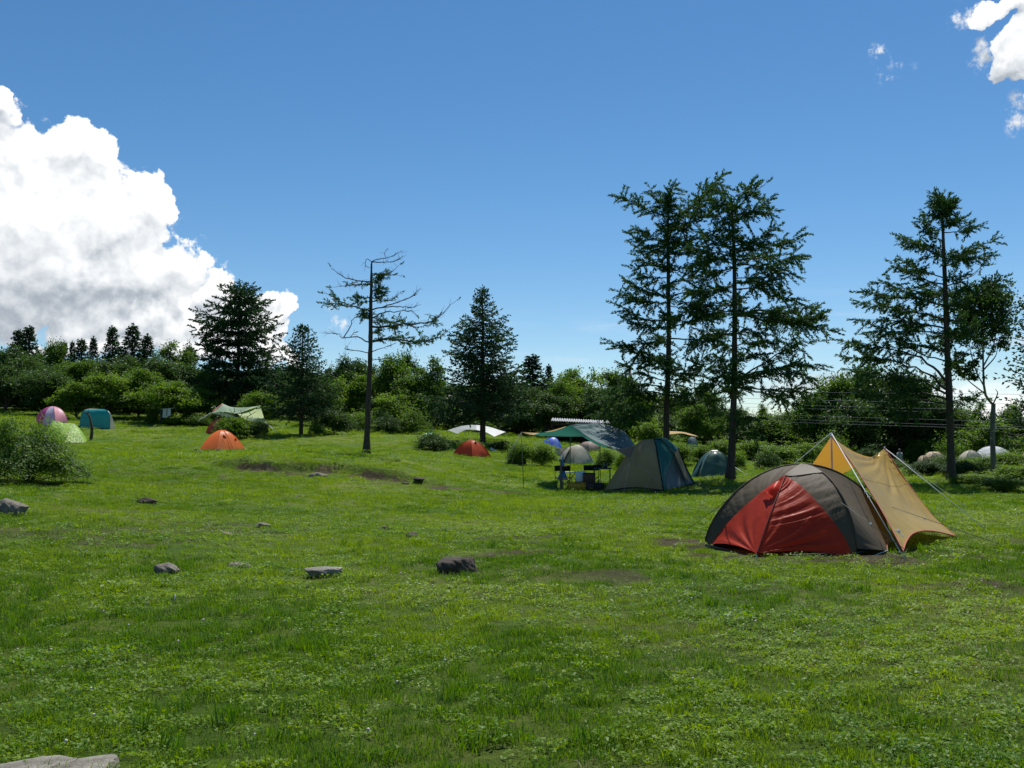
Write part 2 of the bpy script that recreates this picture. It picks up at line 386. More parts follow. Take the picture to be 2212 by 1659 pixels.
def ground(x, y, detail=True):
    x = np.asarray(x, float); y = np.asarray(y, float); sh = x.shape
    xx = x.ravel(); yy = y.ravel()
    rr = np.maximum(np.hypot(xx, yy - 20) / 105, 1.0); cx = xx / rr; cy = 20 + (yy - 20) / rr
    z = np.empty(len(xx))
    for s in range(0, len(xx), 20000):
        a, b = cx[s:s + 20000], cy[s:s + 20000]
        k = tps((a[:, None] - cxy[None, :, 0]) ** 2 + (b[:, None] - cxy[None, :, 1]) ** 2)
        z[s:s + 20000] = k @ W_[:len(cp)] + W_[-3] + W_[-2] * a + W_[-1] * b
    z = z * (1 / (1 + (rr - 1) * 0.15))
    if detail:
        z = z + (fbm(xx * 0.35, yy * 0.35, 3, 3) - 0.5) * 0.10 * sstep(yy, 14, 30) + (fbm(xx * 1.7, yy * 1.7, 9, 3) - 0.5) * 0.045
        m = sstep(xx, -10.2, -8.0) * (1 - sstep(xx, -3.6, -1.6)) * (0.6 + 0.6 * fbm(xx * .8, yy * 0, 4, 2))
        by = bank_y(xx)
        z = z + m * (.45 + .55 * sstep(fbm(xx * 1.1, xx * 0 + 8, 44, 3), .30, .60)) * (0.29 * sstep(yy, by, by + 0.28) * (1 - sstep(yy, by + 0.5, by + 6)) - 0.10 * (1 - sstep(yy, by, by + 0.3)) * sstep(yy, by - 3.5, by - 0.3))
        # second small eroded notch farther up the slope
        z = z - 0.22 * np.exp(-(((xx + 7.6) / 1.3) ** 2 + ((yy - 52) / 1.6) ** 2))
    return z.reshape(sh)
def gz(x, y): return float(ground(np.array([x]), np.array([y]))[0])
def on_ground(px, Y, sink=0.0):
    x = (px - 1106) / 2152 * Y / (math.cos(PITCH))   # small-angle: refined below
    x = P(px, 953, Y)[0]
    return np.array([x, Y, gz(x, Y) - sink])
def soil(x, y):
    """0 turf .. 1 bare earth (worn ground, banks)"""
    s = 0.58 * sstep(fbm(x * 0.55 + 3, y * 0.55, 21, 5), 0.56, 0.70) * sstep(y, 10, 14) * (1 - sstep(y, 26, 34))
    m = sstep(x, -10.0, -8.0) * (1 - sstep(x, -3.6, -1.4)); by = bank_y(x)
    bank = m * (.25 + .75 * sstep(fbm(x * 1.1, x * 0 + 8, 44, 3), .30, .55)) * (.45 + .55 * sstep(fbm(x * 2.2, y * 2.2, 45, 3), .38, .55)) * sstep(y, by - 0.7 - 0.9 * fbm(x, y, 2), by - 0.15) * (1 - sstep(y, by + 0.12, by + 0.3))
    worn = 0.75 * sstep(fbm(x * .8 + 3, y * 1.2, 18, 4), .42, .62) * np.exp(-(((x - 1.5) / 5.5) ** 2 + ((y - 14.2) / 2.6) ** 2)) + 0.9 * np.exp(-(((x + 9.6) / 2.4) ** 2 + ((y - 28.5) / 1.1) ** 2)) + 0.85 * np.exp(-(((x + 1.0) / 4.0) ** 2 + ((y - 30.3) / 0.8) ** 2))
    notch = 0.9 * np.exp(-(((x + 7.6) / 1.0) ** 2 + ((y - 51.4) / 0.9) ** 2))
    camp = 0.75 * sstep(fbm(x * 0.9, y * 0.9, 33, 3), 0.40, 0.6) * np.exp(-(((x - 4.0) / 4.5) ** 2 + ((y - 11.6) / 2.4) ** 2))
    return np.clip(np.maximum.reduce([s * 0.75, bank * .8, worn * sstep(fbm(x * 1.3, y * 1.3, 8, 3), .35, .6), notch, camp]), 0, 1)

def build_ground():
    xs = np.unique(np.concatenate([np.arange(-16, 16, 0.16), np.arange(-40, 40, 0.8), np.arange(-110, 110, 4.0), np.linspace(-700, 700, 41)]).round(3))
    ys = np.unique(np.concatenate([np.arange(1.5, 36, 0.14), np.arange(36, 90, 0.5), np.arange(-20, 130, 3.0), np.linspace(-60, 1100, 30)]).round(3))
    X, Y = np.meshgrid(xs, ys, indexing='ij')
    Z = ground(X, Y)
    V = np.stack([X, Y, Z], -1).reshape(-1, 3)
    m, nt, b, out = new_mat('meadow_ground')
    at = N(nt, 'ShaderNodeAttribute', attribute_name='soil')
    tc = N(nt, 'ShaderNodeTexCoord')
    n1 = N(nt, 'ShaderNodeTexNoise', i_Scale=0.35, i_Detail=5.0, i_Roughness=0.6); L(nt, tc.outputs['Object'], n1.inputs['Vector'])
    n2 = N(nt, 'ShaderNodeTexNoise', i_Scale=9.0, i_Detail=8.0, i_Roughness=0.75); L(nt, tc.outputs['Object'], n2.inputs['Vector'])
    n3 = N(nt, 'ShaderNodeTexNoise', i_Scale=2.2, i_Detail=6.0, i_Roughness=0.65); L(nt, tc.outputs['Object'], n3.inputs['Vector'])
    g = ramp(nt, n1.outputs[0], [(0.3, (0.070, 0.150, 0.014)), (0.5, (0.120, 0.190, 0.024)), (0.7, (0.200, 0.235, 0.050))])
    g2 = ramp(nt, n2.outputs[0], [(0.3, (0.35, 0.35, 0.35)), (0.7, (1.35, 1.35, 1.2))])
    mu = N(nt, 'ShaderNodeMix', data_type='RGBA', blend_type='MULTIPLY'); mu.inputs['Factor'].default_value = 0.8
    L(nt, g, mu.inputs['A']); L(nt, g2, mu.inputs['B'])
    so = ramp(nt, n3.outputs[0], [(0.3, (0.050, 0.040, 0.020)), (0.55, (0.105, 0.090, 0.046)), (0.75, (0.180, 0.160, 0.090))])
    mx = N(nt, 'ShaderNodeMix', data_type='RGBA'); L(nt, mu.outputs['Result'], mx.inputs['A']); L(nt, so, mx.inputs['B'])
    sf = smooth(nt, M(nt, 'ADD', at.outputs['Fac'], M(nt, 'MULTIPLY', M(nt, 'SUBTRACT', n2.outputs[0], 0.5), 0.8)), 0.25, 0.6)
    L(nt, sf, mx.inputs['Factor']); L(nt, mx.outputs['Result'], b.inputs['Base Color'])
    b.inputs['Roughness'].default_value = 0.95; b.inputs['Specular IOR Level'].default_value = 0.1
    bp = N(nt, 'ShaderNodeBump', i_Strength=1.0, i_Distance=0.12); L(nt, n2.outputs[0], bp.inputs['Height']); L(nt, bp.outputs[0], b.inputs['Normal'])
    me = np_mesh('ground', V, gridF(len(xs), len(ys))[:, ::-1], [m], {'soil': soil(X, Y).ravel()}, True)
    return tag(link('ground', me), kind='structure')
build_ground()

# ------------------------------------------------------------------ leaves and trees
def leaf_quads(C, D, Wd, Ln, Wi):
    """diamond leaves: centres C start at the stem, direction D, side Wd"""
    n = len(C)
    a = C; b = C + D * (Ln * 0.5)[:, None] + Wd * (Wi * 0.5)[:, None]
    c = C + D * Ln[:, None]; d = C + D * (Ln * 0.5)[:, None] - Wd * (Wi * 0.5)[:, None]
    V = np.stack([a, b, c, d], 1).reshape(-1, 3)
    F = np.arange(4 * n).reshape(n, 4)
    return V, F
def unit(v): return v / (np.linalg.norm(v, axis=-1, keepdims=True) + 1e-9)
def rand_dirs(r, n): return unit(r.normal(size=(n, 3)))

def needles_on_twigs(r, S, D, Ln, step=0.07, per=3, nl=0.09, nw=0.024, spread=0.55):
    """S starts, D directions, Ln lengths of many twigs -> needle-tuft diamonds"""
    reps = np.maximum(2, (Ln / step).astype(int))
    idx = np.repeat(np.arange(len(S)), reps)
    t = np.concatenate([np.linspace(0.12, 1, k) for k in reps])
    droop = np.zeros((len(idx), 3)); droop[:, 2] = -0.22 * (t * Ln[idx]) ** 2
    C = S[idx] + D[idx] * (t * Ln[idx])[:, None] + droop
    C = np.repeat(C, per, 0); DD = np.repeat(D[idx], per, 0)
    n = len(C)
    nd = unit(DD * 0.85 + rand_dirs(r, n) * spread)
    side = unit(np.cross(nd, rand_dirs(r, n)))
    ln = nl * r.uniform(0.6, 1.3, n); wi = nw * r.uniform(0.7, 1.4, n)
    C = C + r.normal(size=(n, 3)) * 0.012
    V, F = leaf_quads(C, nd, side, ln, wi)
    return V, F, np.repeat(r.uniform(0, 1, n), 4)
def resample(p, m):
    p = np.asarray(p, float); s = np.concatenate([[0], np.cumsum(np.linalg.norm(np.diff(p, axis=0), axis=1))])
    u = np.linspace(0, s[-1], m)
    return np.stack([np.interp(u, s, p[:, k]) for k in range(3)], 1), s[-1]
def branch_twigs(r, pts, t0, t1, tw_len, gap, flat=0.35, drop=0.15, taper=0.55, up=0.0):
    q, ln = resample(pts, 24)
    n = max(3, int(ln * (t1 - t0) / gap))
    t = np.linspace(t0, t1, n) + r.normal(size=n) * 0.01; t = np.clip(t, 0.02, 1)
    k = t * 23; i = np.minimum(k.astype(int), 22); f = (k - i)[:, None]
    S = q[i] * (1 - f) + q[i + 1] * f; T = unit(q[i + 1] - q[i])
    sgn = np.where(np.arange(n) % 2 == 0, 1.0, -1.0)[:, None]
    side = unit(np.cross(T, np.array([0, 0, 1.0]))) * sgn
    D = unit(T * r.uniform(0.35, 0.9, (n, 1)) + side * r.uniform(0.6, 1.1, (n, 1)) + r.normal(size=(n, 3)) * flat + np.array([0, 0, up - drop]))
    env = np.sin(np.clip((t - t0) / (t1 - t0 + 1e-6), 0, 1) * np.pi * 0.75 + 0.35)
    Ln = tw_len * r.uniform(0.55, 1.25, n) * (1 - (1 - taper) * (1 - env))
    # leader continues at the tip
    S = np.vstack([S, q[-1:]]); D = np.vstack([D, unit(q[-1:] - q[-3:-2])]); Ln = np.append(Ln, tw_len * 0.8)
    return S, D, Ln

def hero_larch(name, label, cat, trunk, radii, branches, Y, seed, tw=0.60, gap=0.056, extra=0, subs=2, root_flare=True, dead=(), bark=None, needle=None, nl=0.115, nw=0.034, group=None):
    """trunk: photo points base..top; branches: (polyline of photo points, leafy from, leafy to, depth slope or None)"""
    r = np.random.default_rng(seed)
    tp = np.array([P(x, y, Y) for x, y in trunk]); base = np.array([tp[0, 0], Y, gz(tp[0, 0], Y)])
    t = thing(name, label, cat, base, group=group)
    tp[0] = base - (0, 0, 0.12)
    radii = [q_ * .68 for q_ in radii]
    tc = curve(tp, 26); rad = np.interp(np.linspace(0, 1, 26), np.linspace(0, 1, len(radii)), radii)
    if root_flare: rad[0] *= 1.5; rad[1] *= 1.12
    V, F = tube(tc, rad, 12); V += r.normal(size=V.shape) * 0.006
    put('trunk', V, F, bark or M_bark, t)
    tS, tD, tL = [], [], []
    allb = []
    for b in branches:
        poly, l0, l1 = b[0], b[1], b[2]
        k = b[3] if len(b) > 3 else r.uniform(-0.75, 0.75)
        x0 = poly[0][0]
        sc = Y / 2152
        pts = []
        for (x, y) in poly:
            dd = Y + k * abs(x - x0) * sc
            pts.append(P(x, y, dd))
        pts = curve(np.array(pts), 14)
        ln = np.linalg.norm(np.diff(pts, axis=0), axis=1).sum()
        pts[1:-1] += r.normal(size=(12, 3)) * 0.007 * ln
        allb.append((pts, l0, l1, ln, True))
    for j in range(extra):
        yt = r.uniform(0.22, 0.97); i = yt * 25; c = tc[int(i)]
        s = r.choice([-1, 1]); ln = r.uniform(0.5, 1.5) * (1.25 - yt)
        a = s * r.uniform(1.0, 2.1)
        d = np.array([math.cos(a) * 0.8, math.sin(a), r.uniform(-0.15, 0.3)])
        if r.uniform() < 0.5: d[1] *= -1
        pts = curve([c, c + d * ln * 0.5 - (0, 0, 0.05), c + d * ln], 10)
        allb.append((pts, 0.2, 1.0, ln, False))
    wood = []
    for pts, l0, l1, ln, main in allb:
        br = 0.010 + 0.010 * ln
        V, F = tube(pts, np.linspace(br, 0.006, len(pts)), 6)
        if main: put('branch', V, F, bark or M_bark, t)
        else: wood.append((V, F))
        if l1 > l0:
            S, D, Ln = branch_twigs(r, pts, l0, l1, tw * min(1.15, 0.55 + 0.22 * ln), gap, flat=.5, drop=.25); Ln = Ln * r.uniform(.35, 1.45, len(Ln))
            tS.append(S); tD.append(D); tL.append(Ln)
        q, _ = resample(pts, 24)
        for _s in range(subs if main else 1):
            f = r.uniform(min(max(l0, 0.15), 0.6), 0.85); i = int(f * 22); T = unit(q[i + 1] - q[i])
            sd_ = unit(np.cross(T, [0, 0, 1.0])) * r.choice([-1, 1])
            d = unit(T * 0.8 + sd_ * r.uniform(0.5, 1.0) + np.array([0, 0, r.uniform(-0.2, 0.25)]))
            l2 = ln * r.uniform(0.25, 0.45) * (1.2 - f)
            sp = curve([q[i], q[i] + d * l2 * 0.5 - (0, 0, 0.02), q[i] + d * l2 + (0, 0, 0.04 * ln)], 7)
            wood.append(tube(sp, np.linspace(br * 0.5, 0.004, 7), 4, cap=False))
            if l1 > l0 and f >= l0 - 0.1 and f <= l1 + 0.1:
                S, D, Ln = branch_twigs(r, sp, 0.15, 1.0, tw * 0.8, gap)
                tS.append(S); tD.append(D); tL.append(Ln)
    # fine bare twigs on dead wood
    for (pts, l0, l1, ln, main) in allb:
        if not main: continue
        q, _ = resample(pts, 24)
        nb = int(ln * (5 if l1 < 0.99 or l0 > 0.3 else 2))
        for _s in range(nb):
            i = r.integers(6, 22); T = unit(q[i + 1] - q[i]); d = unit(T * 0.7 + rand_dirs(r, 1)[0] * 0.8 + (0, 0, 0.1))
            l2 = r.uniform(0.12, 0.40)
            wood.append(tube(np.array([q[i], q[i] + d * l2 * 0.5, q[i] + unit(d + (0, 0, r.uniform(-.3, .3))) * l2]), [0.007, 0.005, 0.003], 4, cap=False))
    if tS:
        S, D, Ln = np.vstack(tS), np.vstack(tD), np.concatenate(tL)
        for sv in (np.array([0, 0, 1.0]), np.array([1.0, 0, 0])):
            wood.append(leaf_quads(S, D, unit(np.cross(D, sv)), Ln, np.full(len(S), .011)))
    V, F = merge(wood); put('twigs', V, F, bark or M_bark, t)['kind'] = 'stuff'
    if tS:
        S, D, Ln = np.vstack(tS), np.vstack(tD), np.concatenate(tL)
        V, F, v = needles_on_twigs(r, S, D, Ln, step=0.042, per=4, nl=nl, nw=nw)
        put('crown', V, F, needle or M_needle, t, False, v)
    return t

def conifer_mesh(seed, H, prof, nb, tw=0.50, gap=0.10, droop=0.25, nl=0.16, nw=0.07, per=3, lean=None, bare=0.08, tiers=0.0, step=0.085):
    """dense conifer about the origin: prof = [(height fraction, radius)]; returns trunk and crown arrays"""
    r = np.random.default_rng(seed)
    hs = np.array([p[0] for p in prof]); rs = np.array([p[1] for p in prof])
    tc = np.stack([np.zeros(14), np.zeros(14), np.linspace(-0.15, H, 14)], 1)
    tc[1:, :2] += np.cumsum(r.normal(size=(13, 2)) * 0.012 * H / 8, 0)
    trunk = tube(tc, np.linspace(H * 0.020, H * 0.003, 14), 8)
    wood, tS, tD, tL = [], [], [], []
    for j in range(nb):
        h = bare + (1 - bare) * (j + r.uniform()) / nb
        if tiers: h = bare + round((h - bare) * tiers) / tiers + r.normal() * 0.006
        h = min(h, 0.985)
        rad = np.interp(h, hs, rs) * r.uniform(0.72, 1.12)
        a = j * 2.39996 + r.normal() * 0.4; rad *= r.uniform(.75, 1.1)
        c = np.array([np.interp(h * H, tc[:, 2], tc[:, 0]), np.interp(h * H, tc[:, 2], tc[:, 1]), h * H])
        d = np.array([math.cos(a), math.sin(a), 0])
        e = r.normal() * 0.05 + 0.25 * h - droop * 0.5
        tip = c + d * rad + np.array([0, 0, e * rad + (0.10 * rad)])
        mid = c + d * rad * 0.55 + np.array([0, 0, e * rad * 0.55 - 0.10 * droop * rad])
        pts = curve([c, mid, tip], 9)
        wood.append(tube(pts, np.linspace(0.012 + 0.012 * rad, 0.005, 9), 4, cap=False))
        S, D, Ln = branch_twigs(r, pts, 0.18, 1.0, tw * (0.5 + 0.35 * rad), gap, flat=0.35, drop=0.22)
        tS.append(S); tD.append(D); tL.append(Ln)
    S = np.array([[0, 0, H * 0.97]]); D = np.array([[0, 0, 1.0]]); tS.append(S); tD.append(D); tL.append(np.array([H * 0.05]))
    V, F, v = needles_on_twigs(r, np.vstack(tS), np.vstack(tD), np.concatenate(tL), step=step, per=per, nl=nl, nw=nw)
    tm = np_mesh('trunk', *merge([trunk] + wood), [M_bark], smooth_shade=True)
    return tm, (V, F, v)
def conifer(name, label, px, Y, cm, group=None, scale=1.0, rz=0.0, cat='conifer', mat=None, sxy=1.0):
    tm, cr = cm
    p = on_ground(px, Y)
    t = thing(name, label, cat, p, rz, group); t.scale = (scale * sxy, scale * sxy, scale)
    link('trunk', tm, t); link('crown', cr, t)
    return t

def broad_mesh(seed, H, W, trunk_h, lobes, twigs, leaves, leaf=0.13, mat=None, lobe_r=0.30, shape=1.0, lw=0.75, low=0.0, sig=0.35, bark=None, dome=0.0, sprig=0.16):
    r = np.random.default_rng(seed)
    ch = H - trunk_h
    Cs, Rs = [], []
    for i in range(lobes):
        for _ in range(30):
            u = rand_dirs(r, 1)[0] * r.uniform(0.15, 1.0) ** 0.6
            if abs(u[2]) < 0.9: break
        c = np.array([u[0] * W / 2 * 0.78, u[1] * W / 2 * 0.78, trunk_h + ch * (0.47 + 0.40 * u[2])])
        Cs.append(c); Rs.append(lobe_r * W * 0.5 * r.uniform(0.7, 1.3))
    Cs, Rs = np.array(Cs), np.array(Rs)
    li = r.choice(lobes, twigs, p=(Rs ** 2) / (Rs ** 2).sum())
    d = rand_dirs(r, twigs); d[:, 2] = np.where(d[:, 2] < -0.35, -d[:, 2], d[:, 2])
    T = Cs[li] + d * (Rs[li] * r.uniform(0.55, 1.08, twigs))[:, None]
    if dome: T[:, 2] *= 1.06 - dome * (np.hypot(T[:, 0], T[:, 1]) / (W * .5)) ** 2 + 0.16 * (vnoise(T[:, 0] * 2.2 + 50, T[:, 1] * 2.2 + 50, seed) - .5)
    sp_ = r.uniform(size=twigs) < .18; T = T + (d + (0, 0, .6)) * (sp_ * r.uniform(0, sprig, twigs) * W * .5)[:, None]
    T[:, 2] = np.maximum(T[:, 2], low + 0.03)
    k = leaves // twigs
    idx = np.repeat(np.arange(twigs), k); n = len(idx)
    s = leaf * 1.25 * r.uniform(0.7, 1.5, twigs)[idx]
    C = T[idx] + r.normal(size=(n, 3)) * (s * sig * 3.0)[:, None] * np.array([1, 1, 0.65])
    D = unit(d[idx] * 0.5 + rand_dirs(r, n) * 0.9 + np.array([0, 0, -0.15]))
    up = unit(np.array([0, 0, 1.0]) + rand_dirs(r, n) * 0.85)
    side = unit(np.cross(D, up))
    ln = leaf * r.uniform(0.6, 1.35, n); wi = ln * lw * r.uniform(0.8, 1.2, n)
    V, F = leaf_quads(C, D, side, ln, wi)
    tv = r.uniform(0, 1, twigs)[idx] * 0.6 + r.uniform(0, 1, n) * 0.4
    crown = np_mesh('crown', V, F, [mat], np.repeat(tv, 4))
    parts = []
    th = max(trunk_h, 0.15 * H)
    lean = r.normal(size=2) * 0.06 * H
    tc = curve([(0, 0, -0.15), (lean[0] * .4, lean[1] * .4, th), (lean[0], lean[1], trunk_h + ch * 0.75)], 10)
    parts.append(tube(tc, np.linspace(0.022 * H, 0.006 * H, 10), 8))
    for i in range(lobes):
        f = r.uniform(0.25, 0.8); b = tc[int(f * 9)]
        parts.append(tube(curve([b, (b + Cs[i]) / 2 + (0, 0, -0.04 * H), Cs[i]], 6), np.linspace(0.009 * H, 0.003 * H, 6), 5, cap=False))
    tm = np_mesh('trunk', *merge(parts), [bark or M_bark], smooth_shade=True)
    return tm, crown
_bounds = {}
def mesh_bounds(me):
    if me.name not in _bounds:
        co = np.empty(len(me.vertices) * 3, np.float32); me.vertices.foreach_get('co', co); co = co.reshape(-1, 3)
        _bounds[me.name] = (float(np.percentile(co[:, 2], 99.7)), 2 * float(np.percentile(np.hypot(co[:, 0], co[:, 1]), 97)))
    return _bounds[me.name]
def bush_or_tree(name, label, cat, p, meshes, H0, W0, H, W, rz, group=None, mat=None):
    H0, W0 = mesh_bounds(meshes[1])
    t = thing(name, label, cat, p, rz, group); t.scale = (W / W0, W / W0, H / H0)
    link('trunk' if cat == 'tree' else 'stems', meshes[0], t); link('crown' if cat == 'tree' else 'foliage', meshes[1], t)
    return t
# ------------------------------------------------------------------ the wood behind the meadow
def plant_woods():
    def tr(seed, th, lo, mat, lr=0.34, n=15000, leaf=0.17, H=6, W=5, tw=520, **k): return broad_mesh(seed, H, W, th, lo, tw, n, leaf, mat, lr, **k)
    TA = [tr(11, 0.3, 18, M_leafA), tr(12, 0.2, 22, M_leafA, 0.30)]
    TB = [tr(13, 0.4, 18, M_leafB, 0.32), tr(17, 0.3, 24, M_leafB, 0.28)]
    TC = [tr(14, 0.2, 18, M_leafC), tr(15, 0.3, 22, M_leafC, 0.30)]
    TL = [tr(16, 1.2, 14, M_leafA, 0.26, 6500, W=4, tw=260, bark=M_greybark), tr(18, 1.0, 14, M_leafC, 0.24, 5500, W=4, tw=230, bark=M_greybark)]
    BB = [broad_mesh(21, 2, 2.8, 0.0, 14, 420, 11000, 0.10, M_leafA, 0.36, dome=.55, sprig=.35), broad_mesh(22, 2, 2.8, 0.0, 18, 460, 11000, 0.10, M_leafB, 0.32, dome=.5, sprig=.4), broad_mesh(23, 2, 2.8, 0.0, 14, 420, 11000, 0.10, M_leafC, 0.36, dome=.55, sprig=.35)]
    CN = [conifer_mesh(31, 8, [(0, 2.2), (0.15, 2.2), (0.5, 1.15), (0.8, 0.42), (1, 0.03)], 150, tw=0.55, gap=0.13, per=3, nl=0.24, nw=0.11, droop=.2),
          conifer_mesh(32, 8, [(0, 2.0), (0.15, 2.1), (0.5, 1.2), (0.8, 0.45), (1, 0.03)], 150, tw=0.55, gap=0.13, per=3, nl=0.24, nw=0.11, droop=0.45)]
    CN = [(a, np_mesh('crown', c[0], c[1], [M_spruce], c[2])) for a, c in CN]
    # (mesh list, px centre, top y, width px, distance, label, group)
    G1 = 'trees of the wood behind the meadow'
    trees = [
        (CN, 35, 716, 62, 96, 'blue-green conifer at the left edge, left of its slightly taller twin', 0),
        (CN, 58, 709, 60, 95, 'blue-green conifer at the left edge, the right and taller of two', 0),
        (CN, 133, 742, 36, 97, 'small pointed conifer top left of two others, against the grey cloud base', 1),
        (CN, 151, 741, 30, 98, 'thin conifer top between two others, against the grey cloud base', 0),
        (CN, 171, 736, 48, 95, 'dark bushy conifer top right of two thin conifer tips', 1),
        (CN, 197, 732, 34, 99, 'slender isolated conifer tip with open side shoots left of the dark pair', 1),
        (CN, 237, 709, 54, 96, 'light green feathery conifer just left of the dark pointed spruce', 0),
        (CN, 281, 706, 66, 92, 'dark pointed spruce with stepped boughs, tallest of the left wood', 1),
        (CN, 314, 727, 52, 93, 'dark spruce leaning on the right flank of the tallest spruce', 1),
        (TA, 112, 738, 70, 90, 'round pale broadleaf crown rising right of the left conifers', 0),
        (TC, 20, 752, 130, 86, 'dark broadleaf at the left picture edge below the two conifers', 1),
        (TL, 366, 738, 88, 86, 'airy round broadleaf with sky through its crown, left of the tall larch', 0),
        (TL, 404, 741, 56, 88, 'airy narrow broadleaf with sky through its crown, beside the tall larch', 1),
        (TC, 70, 775, 120, 80, 'dark green tree at the left behind the pink striped tent', 0),
        (TA, 165, 780, 110, 80, 'mid green tree crown above the turquoise tent', 1),
        (TC, 250, 772, 120, 84, 'shaded tree below the tallest spruce', 0),
        (TC, 330, 775, 130, 83, 'dark tree filling the gap below the airy broadleaf', 1),
        (TC, 420, 790, 110, 84, 'dark tree at the foot of the airy narrow broadleaf', 0),
        (TC, 10, 792, 110, 76, 'dense dark tree touching the left edge above the meadow rim', 1),
        (TC, 95, 800, 130, 74, 'big dark shrubby tree close behind the pink striped tent', 0),
        (TB, 165, 828, 110, 72, 'sunlit spreading tree just behind the turquoise tent', 0),
        (TB, 232, 806, 120, 73, 'bright yellow-green spreading tree right of the turquoise tent', 1),
        (TB, 300, 800, 120, 75, 'bright layered tree behind the little tree with laundry', 0),
        (TA, 446, 799, 64, 76, 'pale cone-shaped leafy tree left of the sage tarp', 0),
        (TB, 408, 838, 110, 73, 'bright bushy tree between the laundry tree and the sage tarp', 1),
        (TB, 350, 822, 150, 71, 'low spreading tree with a dark double trunk, laundry hanging at its side', 0),
        (TC, 560, 800, 150, 84, 'dark tree filling in right of the tall layered conifer', 1),
        (TC, 480, 815, 120, 86, 'dark tree at the foot of the tall layered conifer', 0),
        (TB, 560, 846, 90, 72, 'light green tree above the sage tarp', 1),
        (TC, 742, 771, 84, 88, 'dark pine-like crown left of the broken larch', 1),
        (TC, 785, 780, 80, 90, 'dark crown hidden behind the broken larch trunk', 0),
        (TB, 762, 812, 110, 76, 'bright tree left of the broken larch trunk', 0),
        (TA, 700, 822, 100, 74, 'mid green tree beside the young conifer', 1),
        (TA, 846, 766, 104, 76, 'tall bright broadleaf right of the broken larch trunk', 0),
        (TL, 878, 757, 52, 82, 'small dark crown tip standing above the bright broadleaf', 1),
        (TL, 932, 773, 84, 74, 'thin-leaved birch with pale dead branches left of the dense conifer', 0),
        (TA, 900, 815, 110, 73, 'mid green tree under the thin-leaved birch', 1),
        (TB, 850, 850, 110, 70, 'sunlit low tree right of the broken larch trunk', 1),
        (CN, 1152, 771, 88, 80, 'blue-green conifer just right of the dense conical one', 0),
        (CN, 1186, 792, 34, 86, 'little thin conifer tip right of the blue-green conifer', 1),
        (TC, 1130, 830, 110, 74, 'dark tree hanging over the tan tarp corner', 0),
        (TB, 1252, 797, 118, 76, 'bright broadleaf with flat leafy layers above the tin roof', 0),
        (TA, 1215, 822, 90, 72, 'mid green tree left of the tin roof', 0),
        (TC, 1180, 850, 110, 70, 'dark shrubby tree behind the tan tarp corner', 1),
        (TA, 1335, 800, 90, 80, 'broadleaf behind the utility pole', 1),
        (TC, 1300, 838, 110, 72, 'dark tree above the tin roof end', 0),
        (TB, 1372, 850, 100, 70, 'bright tree between utility pole and left larch', 1),
        (TL, 1470, 836, 86, 80, 'lacy tree seen between the two tall larches', 0),
        (TA, 1530, 838, 74, 68, 'bright feathery tree between the two tall larches', 1),
        (TA, 1500, 872, 90, 66, 'low leafy tree above the far tan tarp', 0),
        (TC, 1598, 880, 60, 72, 'dark tree just right of the right larch trunk', 1),
        (TL, 1652, 873, 44, 84, 'small lonely tree standing up against the wires', 0),
        (TA, 1640, 900, 100, 76, 'round bush-like tree below the small lonely tree', 0),
        (TA, 1700, 888, 100, 72, 'pale green tree left of the big dark thicket', 1),
        (TA, 1755, 852, 110, 68, 'left shoulder of the big thicket behind the tarp, light edged', 0),
        (TA, 1800, 815, 110, 67, 'tall mid green tree at the left of the big thicket', 1),
        (TC, 1868, 786, 150, 68, 'dark tallest crown of the big thicket behind the tarp', 0),
        (TC, 1940, 800, 140, 67, 'dark crown of the thicket left of the right-hand larch', 1),
        (TC, 2000, 842, 120, 66, 'dark low crown of the thicket touching the right-hand larch trunk', 0),
        (TC, 1835, 862, 130, 64, 'shaded front tree of the big thicket above the yellow tarp', 1),
        (TA, 1960, 885, 110, 68, 'leafy front tree of the thicket right behind the person', 0),
        (TA, 2080, 880, 90, 66, 'light tree right of the right-hand larch trunk', 1),
        (TL, 2122, 868, 60, 62, 'small round-topped tree below the crooked grey trunk', 0),
        (TA, 2185, 872, 76, 64, 'tree at the right edge behind the crooked grey trunk', 0),
        (TB, 2130, 905, 130, 60, 'sunlit tree behind the white tent', 1),
    ]
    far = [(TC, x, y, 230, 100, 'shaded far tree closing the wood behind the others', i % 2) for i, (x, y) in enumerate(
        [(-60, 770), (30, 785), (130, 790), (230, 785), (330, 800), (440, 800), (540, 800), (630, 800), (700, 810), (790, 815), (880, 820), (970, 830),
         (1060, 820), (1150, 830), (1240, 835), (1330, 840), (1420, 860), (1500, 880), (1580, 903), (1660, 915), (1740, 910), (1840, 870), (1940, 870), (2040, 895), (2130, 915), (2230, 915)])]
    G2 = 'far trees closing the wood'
    r = random.Random(5)
    for lst, px, ty, wpx, Y, lab, k in trees + far:
        m = lst[k]; isfar = Y == 100
        p = on_ground(px, Y); H = P(px, ty, Y)[2] - p[2]; W = wpx / 2152 * Y
        if lst is CN: H0, W0 = 8, 4.0
        elif lst is TL: H0, W0 = 6, 4.4
        else: H0, W0 = 6, 5.0
        if lst is CN: W *= 1.75
        cat = 'tree'
        nm = 'conifer' if lst is CN else ('far_tree' if isfar else 'broadleaf_tree')
        o = bush_or_tree(nm, lab, cat, p, m, H0 * (1.0 if lst is CN else 0.97), W0, H, W, r.uniform(0, 6.28), G2 if isfar else G1)
